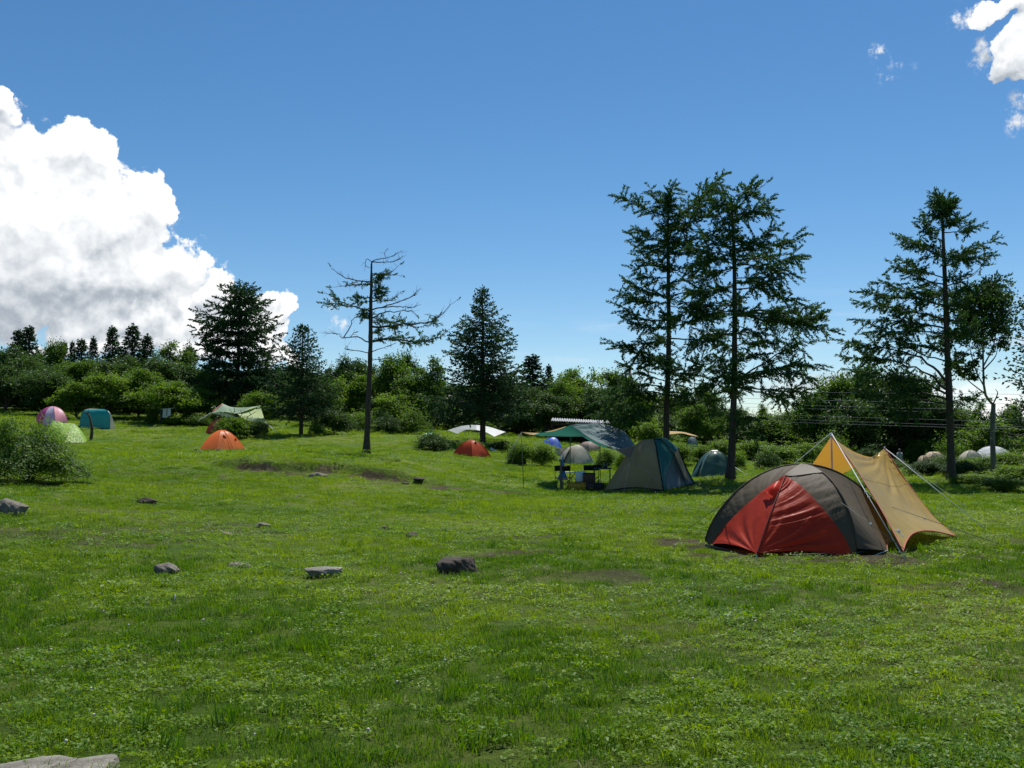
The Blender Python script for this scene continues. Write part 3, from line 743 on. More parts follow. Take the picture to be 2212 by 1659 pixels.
    # undergrowth fills the foot of the wood
    for i in range(46):
        px = -60 + i * 52 + r.uniform(-15, 15); Y = (81 if px < 1450 else 73) + r.uniform(-5, 5)
        bush_or_tree('undergrowth_shrub', 'shrub of the undergrowth at the foot of the wood', 'bush', on_ground(px, Y), BB[[0, 2, 2][i % 3]], 2.0, 2.8, r.uniform(1.6, 2.6), r.uniform(3.6, 5.0), r.uniform(0, 6.28), 'undergrowth shrubs at the foot of the wood')
    # the wood goes on past both sides of the frame
    for i, (px, Y, H, W) in enumerate([(-180, 78, 6, 6), (-330, 76, 6.5, 7), (-480, 72, 6, 7), (-620, 66, 6, 7), (2330, 62, 3.5, 6), (2450, 60, 4, 6), (2600, 56, 4, 6), (2780, 54, 4, 7)]):
        o = bush_or_tree('broadleaf_tree', 'tree of the wood beyond the picture edge', 'tree', on_ground(px, Y), [TC, TA][i % 2][i % 2], 6, 5, H, W, r.uniform(0, 6), 'trees beyond the picture edge')
    # bushes: (mesh, px centre, top y, width px, distance, label)
    G3 = 'bushes along the edge of the meadow'
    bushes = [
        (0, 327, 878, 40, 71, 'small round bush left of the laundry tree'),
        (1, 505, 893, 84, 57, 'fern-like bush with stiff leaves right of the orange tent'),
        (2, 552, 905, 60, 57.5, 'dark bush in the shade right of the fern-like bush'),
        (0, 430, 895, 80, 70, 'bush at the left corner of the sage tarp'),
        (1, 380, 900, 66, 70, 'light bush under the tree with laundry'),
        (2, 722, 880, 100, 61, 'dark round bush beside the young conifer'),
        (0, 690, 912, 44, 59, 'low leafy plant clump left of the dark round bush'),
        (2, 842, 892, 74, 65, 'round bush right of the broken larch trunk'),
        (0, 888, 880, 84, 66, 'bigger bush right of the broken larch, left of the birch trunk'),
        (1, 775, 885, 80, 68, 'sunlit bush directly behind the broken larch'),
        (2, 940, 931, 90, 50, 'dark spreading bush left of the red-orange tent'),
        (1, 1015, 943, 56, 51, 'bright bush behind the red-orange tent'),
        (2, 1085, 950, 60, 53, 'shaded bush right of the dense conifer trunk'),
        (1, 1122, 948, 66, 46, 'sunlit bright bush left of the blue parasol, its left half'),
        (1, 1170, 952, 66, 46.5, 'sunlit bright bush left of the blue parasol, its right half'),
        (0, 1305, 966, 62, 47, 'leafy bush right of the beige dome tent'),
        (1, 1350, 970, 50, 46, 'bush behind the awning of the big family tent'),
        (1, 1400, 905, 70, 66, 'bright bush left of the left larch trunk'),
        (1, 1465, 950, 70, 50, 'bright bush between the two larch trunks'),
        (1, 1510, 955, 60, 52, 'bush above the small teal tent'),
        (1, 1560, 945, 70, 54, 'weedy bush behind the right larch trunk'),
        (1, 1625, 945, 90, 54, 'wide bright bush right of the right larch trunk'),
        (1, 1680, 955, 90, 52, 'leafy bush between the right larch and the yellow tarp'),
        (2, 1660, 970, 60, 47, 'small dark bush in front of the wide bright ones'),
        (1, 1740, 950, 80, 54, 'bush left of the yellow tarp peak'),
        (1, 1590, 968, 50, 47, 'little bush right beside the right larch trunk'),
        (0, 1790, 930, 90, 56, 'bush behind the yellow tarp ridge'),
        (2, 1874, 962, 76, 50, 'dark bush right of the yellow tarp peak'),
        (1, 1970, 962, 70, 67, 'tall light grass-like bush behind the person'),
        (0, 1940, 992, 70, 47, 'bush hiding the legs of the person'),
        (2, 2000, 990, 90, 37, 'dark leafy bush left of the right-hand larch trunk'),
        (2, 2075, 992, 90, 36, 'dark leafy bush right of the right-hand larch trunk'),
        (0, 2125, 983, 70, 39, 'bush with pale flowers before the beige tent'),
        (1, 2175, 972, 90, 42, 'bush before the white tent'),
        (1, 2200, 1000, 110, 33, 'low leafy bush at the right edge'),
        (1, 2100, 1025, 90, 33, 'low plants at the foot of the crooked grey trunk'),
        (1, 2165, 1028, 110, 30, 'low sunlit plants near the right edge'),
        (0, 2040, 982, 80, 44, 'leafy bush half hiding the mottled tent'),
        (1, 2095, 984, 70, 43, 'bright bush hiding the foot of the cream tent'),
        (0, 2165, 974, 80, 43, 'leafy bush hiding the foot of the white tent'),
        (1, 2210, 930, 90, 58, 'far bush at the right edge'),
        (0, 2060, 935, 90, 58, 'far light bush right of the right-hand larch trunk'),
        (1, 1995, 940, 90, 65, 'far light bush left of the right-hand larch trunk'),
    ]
    for k, px, ty, wpx, Y, lab in bushes:
        p = on_ground(px, Y); H = max(P(px, ty, Y)[2] - p[2], 0.35); W = wpx / 2152 * Y
        bush_or_tree('bush', lab, 'bush', p, BB[k], 2.0, 2.8, H, W, r.uniform(0, 6.28), G3)
    # near bush at the left, tall stems with small leaves
    p = on_ground(62, 24.0)
    nm = broad_mesh(41, 1.5, 3.3, 0.0, 34, 1500, 48000, 0.060, M_leafB, 0.30, lw=0.45)
    t = thing('near_bush', 'big leafy bush with small white flowers at the left edge of the meadow', 'bush', p)
    t.scale = (1.02, 0.9, 0.80)
    for me_ in nm:
        co = np.empty(len(me_.vertices) * 3, np.float32); me_.vertices.foreach_get('co', co); co = co.reshape(-1, 3)
        q = np.hypot(co[:, 0] + .25, co[:, 1]) / 1.75; co[:, 2] *= (np.clip(1.22 - .95 * q ** 1.25, .12, 1.2) + .22 * (vnoise(co[:, 0] * 2.6 + 20, co[:, 1] * 2.6 + 20, 9) - .5)); me_.vertices.foreach_set('co', co.ravel()); me_.update()
    link('stems', nm[0], t); link('foliage', nm[1], t)
    rr = np.random.default_rng(4); sp = []
    for i in range(22):
        a = rr.uniform(0, 6.28); q = rr.uniform(0.05, .8) ** .5 * 1.55
        b = np.array([math.cos(a) * q, math.sin(a) * q * .8, 0.0]); h = 1.5 * max(.2, 1.2 - .95 * (math.hypot(b[0] + .25, b[1]) / 1.75) ** 1.25) * rr.uniform(.8, 1.1)
        sp.append((b, h))
    wood = [tube([b, b + (rr.normal() * .1, rr.normal() * .1, h * .6), b + (rr.normal() * .15, rr.normal() * .15, h)], [.007, .005, .003], 4, cap=False) for b, h in sp]
    put('shoots', *merge(wood), M_leafB, t, origin=(0, 0, 0))['kind'] = 'stuff'
    C = np.concatenate([np.array([w[0][-4:].mean(0) * (1, 1, u) for u in np.linspace(.62, 1, 7) for _ in range(6)]) for w in wood])
    n = len(C); C = C + rr.normal(size=(n, 3)) * 0.03
    D = unit(rand_dirs(rr, n) + (0, 0, .5)); s = unit(np.cross(D, rand_dirs(rr, n)))
    V, F = leaf_quads(C, D, s, rr.uniform(.05, .1, n), rr.uniform(.018, .03, n)); put('shoot_leaves', V, F, M_leafB, t, False, np.repeat(rr.uniform(0.4, 1, n), 4), origin=(0, 0, 0))
    i = rr.choice(n, 90); V, F = leaf_quads(C[i] + (0, 0, .04), unit(rand_dirs(rr, 90)), unit(rand_dirs(rr, 90)), np.full(90, .035), np.full(90, .035))
    put('blossoms', V, F, plain('white_petals', (.75, .75, .72)), t, False, origin=(0, 0, 0))
plant_woods()

# ------------------------------------------------------------------ single trees on the meadow
def left_larch():
    T = [(1441, 1000), (1440, 900), (1443, 800), (1445, 700), (1443, 560), (1443, 470), (1452, 425)]
    def b(ya, pts, l0=0.15, l1=1.0): return ([(1443, ya)] + pts, l0, l1)
    B = [b(469, [(1395, 452), (1340, 425)]), b(462, [(1420, 430), (1405, 408)]), b(455, [(1440, 420), (1458, 402)]), b(470, [(1490, 450), (1530, 405), (1562, 378)]),
         b(476, [(1490, 462), (1540, 412)]), b(500, [(1490, 480), (1535, 457)]), b(535, [(1400, 530), (1370, 512)]), b(530, [(1405, 510), (1372, 492)]), b(528, [(1400, 545), (1378, 535)]),
         b(540, [(1480, 525), (1519, 508)]), b(545, [(1478, 545), (1510, 530)], .3), b(580, [(1410, 572), (1382, 555)]), b(600, [(1405, 600), (1372, 583)]), b(640, [(1400, 630), (1350, 602)]),
         b(655, [(1395, 650), (1344, 632)]), b(590, [(1485, 575), (1540, 563)], .1), b(612, [(1490, 600), (1530, 590)], .1), b(640, [(1490, 630), (1556, 622)], .35),
         b(660, [(1480, 665), (1515, 650)], .4), b(690, [(1395, 690), (1340, 662)]), b(706, [(1395, 706), (1352, 690)]), b(725, [(1410, 740), (1372, 745)], .2),
         b(715, [(1470, 700), (1510, 690), (1560, 678)], .25), b(731, [(1490, 733), (1530, 730), (1565, 722)], .3), b(817, [(1420, 780), (1385, 768), (1331, 742)], .2),
         b(800, [(1412, 790), (1365, 758)], .2), b(825, [(1400, 812), (1350, 790)], .3), b(808, [(1480, 805), (1531, 762)], .1), b(822, [(1485, 815), (1525, 800)], .1),
         b(845, [(1490, 850), (1530, 835)], .3), b(874, [(1490, 866), (1564, 866)], .15), b(868, [(1400, 862), (1340, 880), (1290, 895)], .1), b(855, [(1400, 845), (1350, 850), (1300, 865)], .1),
         b(880, [(1400, 882), (1360, 898), (1325, 905)], .2), b(838, [(1410, 832), (1370, 828), (1320, 842)], .2)]
    hero_larch('larch_tree', 'tall larch behind the big family tent, the left one of the close pair', 'tree', T, [0.20, 0.165, 0.15, 0.12, 0.09, 0.05, 0.02], B, 38, 101, extra=40, group='larches standing alone on the meadow')
def right_larch():
    T = [(1577, 1036), (1582, 950), (1586, 830), (1587, 700), (1586, 560), (1582, 470), (1580, 424)]
    def b(ya, pts, l0=0.15, l1=1.0): return ([(1585, ya)] + pts, l0, l1)
    B = [b(427, [(1600, 418), (1629, 397)]), b(425, [(1560, 412), (1535, 402)]), b(430, [(1600, 430), (1645, 405), (1655, 396)], .2, .6), b(438, [(1560, 440), (1545, 435)], .3),
         b(474, [(1625, 460), (1670, 455)]), b(468, [(1625, 455), (1662, 430)]), b(480, [(1560, 470), (1540, 465)]), b(500, [(1560, 498), (1540, 505)]),
         b(531, [(1630, 520), (1678, 490)]), b(545, [(1650, 535), (1725, 512)]), b(562, [(1650, 560), (1725, 560)]), b(570, [(1640, 575), (1707, 592)], .3),
         b(555, [(1540, 545), (1499, 535)]), b(560, [(1530, 560), (1510, 568)]), b(545, [(1550, 520), (1520, 502)]), b(578, [(1550, 588), (1519, 602)], .2), b(617, [(1540, 628), (1499, 634)], .15),
         b(600, [(1630, 600), (1668, 590)], .3), b(625, [(1640, 625), (1715, 650)], .2), b(612, [(1640, 608), (1680, 618)], .2), b(672, [(1640, 672), (1700, 676), (1744, 661)]), b(680, [(1650, 690), (1720, 692), (1772, 684)], .2),
         b(684, [(1650, 676), (1730, 700), (1789, 713)], .3), b(661, [(1540, 660), (1478, 652)], .3), b(676, [(1530, 668), (1458, 688)], .2), b(668, [(1540, 680), (1500, 690)], .2),
         b(700, [(1620, 712), (1650, 720)], .4), b(718, [(1550, 728), (1487, 747)], .3), b(705, [(1550, 722), (1520, 715)], .2), b(747, [(1620, 740), (1668, 734)], .3),
         b(820, [(1640, 790), (1700, 752), (1748, 738)], .35), b(790, [(1620, 770), (1655, 765)], .3), b(822, [(1640, 812), (1700, 792), (1752, 788)], .25), b(826, [(1650, 800), (1700, 800), (1752, 816)], .3),
         b(833, [(1640, 840), (1700, 840), (1746, 850)], .35), b(833, [(1650, 850), (1690, 862), (1717, 875)], .45), b(808, [(1560, 800), (1540, 798)], .15), b(829, [(1550, 830), (1515, 836)], .1),
         b(815, [(1560, 812), (1545, 822)], .15), b(760, [(1570, 765), (1550, 780)], .5)]
    hero_larch('larch_tree', 'tall larch with wide right-hand boughs beside the small teal tent, right of the close pair', 'tree', T, [0.24, 0.185, 0.165, 0.13, 0.10, 0.05, 0.02], B, 36, 102, extra=36, group='larches standing alone on the meadow')
def east_larch():
    T = [(2055, 1034), (2052, 900), (2046, 740), (2042, 620), (2037, 500), (2037, 456), (2054, 414)]
    def b(ya, pts, l0=0.15, l1=1.0): return ([(2043 if ya > 600 else 2038, ya)] + pts, l0, l1)
    B = [b(440, [(2030, 432), (2020, 424)]), b(450, [(2022, 450), (2015, 444)]), b(470, [(2015, 468), (2002, 462)]), b(460, [(2055, 450), (2062, 440)]), b(490, [(2060, 478), (2078, 476)]),
         b(500, [(2015, 488), (1993, 478)]), b(521, [(2010, 510), (1992, 495)]), b(503, [(2070, 500), (2111, 488)], .3), b(556, [(2000, 540), (1947, 513)]), b(540, [(2005, 530), (1975, 520)]),
         b(568, [(2090, 545), (2141, 521)], .15), b(575, [(2090, 560), (2144, 553)], .15), b(619, [(2090, 600), (2123, 574)], .9, 1.0), b(616, [(1985, 600), (1931, 570)]), b(600, [(1985, 580), (1950, 560)], .2),
         b(651, [(1985, 630), (1901, 612)], .1), b(660, [(1970, 645), (1869, 632)], .1), b(690, [(1960, 670), (1856, 654)], .15), b(710, [(1960, 695), (1857, 690)], .2), b(720, [(1970, 715), (1885, 716)], .25),
         b(681, [(2090, 650), (2165, 602)], .55), b(640, [(2070, 630), (2090, 622)], .1), b(823, [(2000, 780), (1920, 752), (1824, 736)], .35), b(841, [(2000, 805), (1930, 782), (1827, 770)], .4),
         b(780, [(1990, 765), (1940, 735), (1935, 728)], .5), b(850, [(1990, 825), (1930, 815), (1850, 800)], .3), b(862, [(1980, 845), (1930, 850), (1870, 850)], .3), b(872, [(1985, 865), (1940, 872), (1890, 882)], .3),
         b(760, [(1985, 745), (1950, 745)], .3), b(740, [(2080, 720), (2110, 700)], .8, .95), b(868, [(2090, 862), (2130, 862)], .9, .95), b(855, [(2080, 858), (2110, 852)], .9, .95),
         b(800, [(2075, 770), (2105, 745)], .95, 1.0), b(700, [(2065, 690), (2080, 680)], .2), b(890, [(1990, 890), (1930, 905)], .25)]
    hero_larch('larch_tree', 'larch standing alone at the right, its boughs reaching far to the left', 'tree', T, [0.20, 0.175, 0.14, 0.11, 0.075, 0.05, 0.015], B, 34, 103, extra=34, group='larches standing alone on the meadow', tw=0.45, gap=.05)
def dead_larch():
    def q(x, y): return (643.8 + x * .286, 508.3 + y * .286)
    T = [q(515, 1642), q(530, 1300), q(545, 900), q(550, 600), q(553, 350), q(556, 198)]
    def b(pts, l0=2.0, l1=0.0, k=None):
        t = ([q(*p) for p in pts], l0, l1)
        return t if k is None else t + (k,)
    B = [b([(556, 200), (600, 182), (700, 160), (800, 115)]), b([(556, 202), (640, 203), (720, 195), (815, 148)]), b([(556, 200), (520, 178), (508, 222), (540, 250)]), b([(660, 165), (655, 130), (680, 95)]),
         b([(550, 350), (400, 335), (310, 295), (255, 240)], 0, .18), b([(550, 372), (430, 375), (340, 385), (260, 390)], 0, .12), b([(550, 572), (430, 540), (330, 505), (270, 465), (200, 440)], .45, .75),
         b([(550, 290), (650, 295), (720, 265), (765, 225)], 0, .4), b([(560, 300), (660, 290), (770, 305)], 0, .25), b([(550, 320), (600, 320), (630, 300)], 0, 1), b([(550, 360), (600, 350), (620, 340)], 0, 1), b([(550, 420), (600, 405), (645, 400)], 0, 1),
         b([(560, 445), (610, 430), (655, 425)], 0, 1), b([(550, 470), (480, 470), (410, 470)], 0, 1), b([(550, 500), (470, 505), (395, 520)], 0, 1), b([(550, 480), (600, 470), (640, 450)], 0, 1),
         b([(560, 562), (680, 530), (800, 490), (870, 450), (930, 395)]), b([(560, 500), (700, 490), (740, 460), (770, 440)], 0, .25), b([(400, 540), (330, 530), (270, 515), (190, 510)], .1, 1), b([(560, 625), (650, 580), (740, 575), (850, 570), (880, 590)], 0, .2),
         b([(640, 545), (750, 535), (850, 545), (930, 520)]), b([(560, 592), (500, 585), (470, 590)], 0, 1), b([(555, 610), (520, 620), (495, 640)], 0, 1), b([(560, 640), (600, 640), (680, 650)], 0, 1),
         b([(560, 690), (700, 680), (880, 675), (1010, 655), (1090, 580), (1195, 495)], .05, .42), b([(570, 660), (650, 655), (740, 670), (830, 665)], 0, 1), b([(680, 680), (720, 700), (750, 720)], .1, 1), b([(940, 665), (1000, 650), (1055, 665)], .2, 1), b([(1090, 580), (1050, 610), (950, 595)]),
         b([(560, 802), (700, 778), (850, 800), (1000, 785), (1080, 760), (1150, 705)], .15, .72), b([(640, 790), (740, 770), (850, 770)], .1, 1), b([(760, 800), (850, 815), (960, 800)], .1, 1), b([(560, 878), (640, 850), (740, 815)]),
         b([(540, 808), (440, 765), (340, 775), (300, 745), (180, 740)]), b([(345, 772), (395, 690), (410, 640), (470, 605), (540, 598)], .85, 1), b([(400, 765), (425, 735), (460, 725)]), b([(545, 890), (430, 870), (355, 860), (378, 835)]),
         b([(560, 942), (640, 932), (700, 920)]), b([(560, 730), (590, 735), (610, 725)], 0, 1), b([(570, 790), (600, 780), (630, 800)], 0, .8)]
    hero_larch('dying_larch', 'half-dead larch with bare grey boughs and a broken top, in the middle of the meadow', 'tree', T, [0.21, 0.165, 0.14, 0.11, 0.075, 0.035], B, 42, 104, extra=0, subs=4, tw=0.26, gap=0.10, group=None)
left_larch(); right_larch(); east_larch(); dead_larch()

def meadow_conifers():
    def dense(seed, H, prof, nb, **k):
        tm, c = conifer_mesh(seed, H, prof, nb, **k)
        return tm, np_mesh('crown', c[0], c[1], [M_spruce], c[2])
    Y = 56; p = on_ground(1043, Y); H = P(1043, 624, Y)[2] - p[2]
    conifer('dense_conifer', 'dense dark conical conifer behind the red-orange tent', 1043, Y,
            dense(51, H, [(0, 1.2), (0.12, 2.5), (0.25, 2.75), (0.45, 2.2), (0.7, 1.75), (0.85, 0.75), (1, 0.06)], 190, tw=0.46, gap=0.12, droop=0.3, nl=0.16, nw=0.07, per=3, bare=0.17))
    Y = 78; p = on_ground(512, Y); H = P(512, 614, Y)[2] - p[2]
    conifer('layered_conifer', 'big layered larch in front of the white cloud at the left', 512, Y,
            dense(52, H, [(0, 3.0), (0.3, 3.3), (0.5, 2.9), (0.75, 2.9), (0.9, 1.7), (1, 0.3)], 150, tw=0.62, gap=0.14, droop=0.05, nl=0.21, nw=0.085, per=3, bare=0.16, tiers=13))
    Y = 60; p = on_ground(650, Y); H = P(652, 703, Y)[2] - p[2]
    conifer('young_conifer', 'young green conifer with a bare lower trunk left of the half-dead larch', 650, Y,
            dense(53, H, [(0, 1.6), (0.2, 2.0), (0.4, 1.9), (0.6, 1.4), (0.8, 0.85), (1, 0.05)], 150, tw=0.45, gap=0.12, droop=0.2, nl=0.16, nw=0.07, per=3, bare=0.17))
    Y = 27; p = on_ground(2262, Y); H = P(2262, 600, Y)[2] - p[2]
    conifer('edge_conifer', 'conifer mostly cut off by the right picture edge', 2262, Y,
            dense(54, H, [(0, 1.0), (0.25, 1.15), (0.5, 1.1), (0.8, 0.8), (1, 0.05)], 110, tw=0.36, gap=0.10, droop=0.35, nl=0.11, nw=0.045, per=3, bare=0.24))
meadow_conifers()

def crooked_tree():
    Y = 38; p = on_ground(2145, Y)
    t = thing('crooked_tree', 'thin grey crooked tree with leaf clumps, right of the right-hand larch', 'tree', p)
    r = np.random.default_rng(77)
    tr = [P(x, y, Y) for x, y in [(2145, 1010), (2144, 940), (2146, 872)]]; tr[0] = p - (0, 0, .1)
    put('trunk', *tube(curve(tr, 10), np.linspace(.105, .08, 10), 9), M_greybark, t)
    limbs = [[(2146, 875), (2128, 850), (2124, 790), (2125, 720), (2135, 650), (2140, 615)], [(2126, 835), (2108, 800), (2095, 750), (2085, 690)], [(2125, 790), (2145, 750), (2155, 700), (2165, 660)],
             [(2130, 852), (2095, 825), (2075, 805)], [(2125, 760), (2105, 700), (2100, 650)], [(2146, 872), (2155, 850), (2150, 840)], [(2124, 800), (2150, 770), (2155, 745)], [(2085, 690), (2070, 660), (2062, 640)]]
    for l in limbs: put('limb', *tube(curve([P(x, y, Y + r.uniform(-.4, .4)) for x, y in l], 12), np.linspace(.055 if l is limbs[0] else .03, .008, 12), 6), M_greybark, t)
    cl = [(2140, 640, 34, 26), (2115, 665, 34, 28), (2155, 670, 26, 28), (2095, 690, 26, 22), (2130, 700, 32, 24), (2160, 710, 20, 16), (2080, 660, 22, 18), (2085, 720, 22, 14), (2120, 735, 18, 10),
          (2078, 800, 20, 10), (2062, 790, 16, 10), (2094, 790, 16, 12), (2100, 812, 14, 8), (2150, 745, 14, 10), (2110, 640, 22, 14), (2140, 615, 14, 10), (2060, 735, 18, 14), (2040, 750, 16, 12), (2165, 745, 10, 8), (2106, 772, 10, 8), (2070, 760, 12, 8)]
    Cs = []
    for x, y, rx, ry in cl:
        n = int(rx * ry * 1.9)        # small twig clumps inside each spray
        tw = r.normal(size=(max(3, n // 16), 3)) * .75; g = tw[r.integers(0, len(tw), n)] + r.normal(size=(n, 3)) * .16
        c = P(x, y, Y); Cs.append(c + g * np.array([rx, rx, ry]) * Y / 2152)
    C = np.vstack(Cs); n = len(C); D = unit(rand_dirs(r, n) + (0, 0, -.2)); s = unit(np.cross(D, rand_dirs(r, n)))
    V, F = leaf_quads(C, D, s, r.uniform(.07, .14, n), r.uniform(.05, .09, n)); put('crown', V, F, M_leafC, t, False, np.repeat(r.uniform(0, 1, n), 4))
crooked_tree()
#__PART3__
# ------------------------------------------------------------------ fabrics and small materials
M_red = cloth('red_nylon', (0.58, 0.052, 0.020), 0.42, 0.46, 0.2, 0.2, 3.0, tcol=(0.95, 0.07, 0.015))
M_greyfly = cloth('dark_grey_nylon', (0.125, 0.100, 0.066), 0.28, 0.6, 0.12, 0.2, 3.0)
M_tan = cloth('tan_nylon', (0.56, 0.38, 0.085), 0.36, 0.30, 0.45, 0.3, 2.5, tcol=(0.66, 0.33, 0.045))
M_black = plain('black_mesh_fabric', (0.012, 0.012, 0.014), 0.8, 0.2, 0.2)
M_trim = plain('red_webbing', (0.42, 0.07, 0.05), 0.6)
M_rope = plain('pale_cord', (0.62, 0.64, 0.66), 0.5)
M_thincord = plain('grey_cord', (.30, .30, .28), .6)
M_darkcord = plain('dark_green_cord', (0.05, 0.07, 0.04), 0.6)
M_alu = plain('brushed_aluminium', (0.55, 0.56, 0.57), 0.35, 0.5, metal=0.9)
M_white = cloth('white_sheet', (0.74, 0.75, 0.74), 0.3, 0.5, 0.3, 0.3, 1.5)
M_orange = cloth('orange_nylon', (0.95, 0.34, 0.14), 0.72, 0.40, 0.35, 0.3, 2.0, tcol=(1.0, 0.46, 0.20))
M_rust = cloth('red_orange_nylon', (0.62, 0.095, 0.018), 0.38, 0.45, 0.4, 0.3, 2.0)
M_mag = cloth('magenta_nylon', (0.58, 0.08, 0.30), 0.4, 0.45, 0.4, 0.25, 2.0)
M_pink = cloth('pink_nylon', (0.80, 0.36, 0.42), 0.4, 0.45, 0.4, 0.25, 2.0)
M_lilac = cloth('pale_lilac_nylon', (0.60, 0.56, 0.70), 0.4, 0.45, 0.4, 0.25, 2.0)
M_turq = cloth('turquoise_nylon', (0.035, 0.32, 0.33), 0.35, 0.42, 0.45, 0.5, 1.6, tcol=(0.02, 0.42, 0.42))
M_cream = cloth('cream_nylon', (0.55, 0.50, 0.38), 0.3, 0.5, 0.35, 0.3, 2.0)
M_bigtan = cloth('tan_polyester', (0.36, 0.25, 0.125), 0.18, 0.6, 0.12, 0.3, 1.5)
M_bigteal = cloth('teal_polyester', (0.022, 0.140, 0.115), 0.20, 0.36, 0.6, 0.6, 1.6)
M_slate = cloth('slate_blue_polyester', (0.085, 0.140, 0.140), 0.12, 0.6, 0.2, 0.6, 0.9)
M_tealtarp = cloth('teal_tarp', (0.015, 0.150, 0.110), 0.45, 0.8, 0.05, 0.3, 1.2, tcol=(0.01, 0.30, 0.22))
M_tanstrip = cloth('pale_orange_tarp', (0.66, 0.44, 0.20), 0.4, 0.7, 0.1, 0.2, 1.5)
M_sageA = cloth('sage_tarp', (0.24, 0.34, 0.22), 0.3, 0.5, 0.3, 0.2, 1.2)
M_sageB = cloth('yellow_green_tarp', (0.34, 0.44, 0.13), 0.35, 0.5, 0.3, 0.2, 1.2)
M_greymesh = cloth('blue_grey_inner', (0.14, 0.18, 0.19), 0.1, 0.6, 0.2, 0.2, 2.0)
M_blue = cloth('blue_nylon', (0.04, 0.13, 0.75), 0.35, 0.45, 0.4, 0.2, 2.0)
M_bluegrey = cloth('blue_grey_nylon', (0.22, 0.30, 0.46), 0.2, 0.4, 0.5, 0.3, 2.0)
M_darkteal = cloth('dark_teal_nylon', (0.050, 0.115, 0.085), 0.15, 0.36, 0.5, 0.5, 2.2)
def lime_mat():
    m, nt, b, out = new_mat('lime_green_leaf_print')
    tc = N(nt, 'ShaderNodeTexCoord'); mp = N(nt, 'ShaderNodeMapping'); L(nt, tc.outputs['Object'], mp.inputs[0]); mp.inputs['Scale'].default_value = (3.2, 3.2, 1.6); mp.inputs['Rotation'].default_value = (0.3, 0.5, 0.4)
    nz = N(nt, 'ShaderNodeTexNoise', i_Scale=1.6, i_Detail=2.0, i_Distortion=2.2); L(nt, mp.outputs[0], nz.inputs['Vector'])
    L(nt, ramp(nt, nz.outputs[0], [(0.40, (0.10, 0.26, 0.02)), (0.48, (0.26, 0.40, 0.04)), (0.58, (0.30, 0.44, 0.05)), (0.66, (0.12, 0.32, 0.02))]), b.inputs['Base Color'])
    b.inputs['Roughness'].default_value = 0.5; b.inputs['Specular IOR Level'].default_value = 0.3
    bp = N(nt, 'ShaderNodeBump', i_Strength=0.6, i_Distance=0.08); L(nt, nz.outputs[0], bp.inputs['Height']); L(nt, bp.outputs[0], b.inputs['Normal'])
    return m
def camo_mat():
    m, nt, b, out = new_mat('tan_brown_mottled_print')
    tc = N(nt, 'ShaderNodeTexCoord'); nz = N(nt, 'ShaderNodeTexNoise', i_Scale=3.5, i_Detail=3.0, i_Distortion=1.0); L(nt, tc.outputs['Object'], nz.inputs['Vector'])
    L(nt, ramp(nt, nz.outputs[0], [(0.40, (0.16, 0.09, 0.05)), (0.5, (0.40, 0.30, 0.18)), (0.62, (0.55, 0.44, 0.28))]), b.inputs['Base Color']); b.inputs['Roughness'].default_value = 0.7
    return m
M_lime = lime_mat(); M_camo = camo_mat()
def ridged(x, s=0):
    return 1 - np.abs(2 * vnoise(x, x * 0 + 0.37 * s, s) - 1)

# ------------------------------------------------------------------ red and grey dome tent (nearest)
def guy(t, a, b, m=None, r=0.004, slack=0.0, name='guy_line', tens=None):
    a = np.array(a); b = np.array(b); mid = (a + b) / 2 - (0, 0, slack)
    g_ = put(name, *tube(curve([a, mid, b], 8) if slack else np.array([a, b]), r, 4), m or M_rope, t)
    for f in tens or (): put('line_tensioner', *box(*(a * (1 - f) + b * f), .03, .015, .03), M_rope, g_, False)
    return g_
def stake(t, p, m=None):
    put('stake', *tube(np.array([p + (0, 0, .05), p - (0, 0, .08)]), .006, 4), m or M_alu, t)
def arc(foot, top, n=18, a=1.0, b=1.0):
    th = np.linspace(0, np.pi / 2, n)[:, None]; foot = np.asarray(foot, float); top = np.asarray(top, float)
    h = np.cos(th) ** a; v = np.sin(th) ** b
    return np.hstack([top[:2] + (foot[:2] - top[:2]) * h, foot[2] + (top[2] - foot[2]) * v])
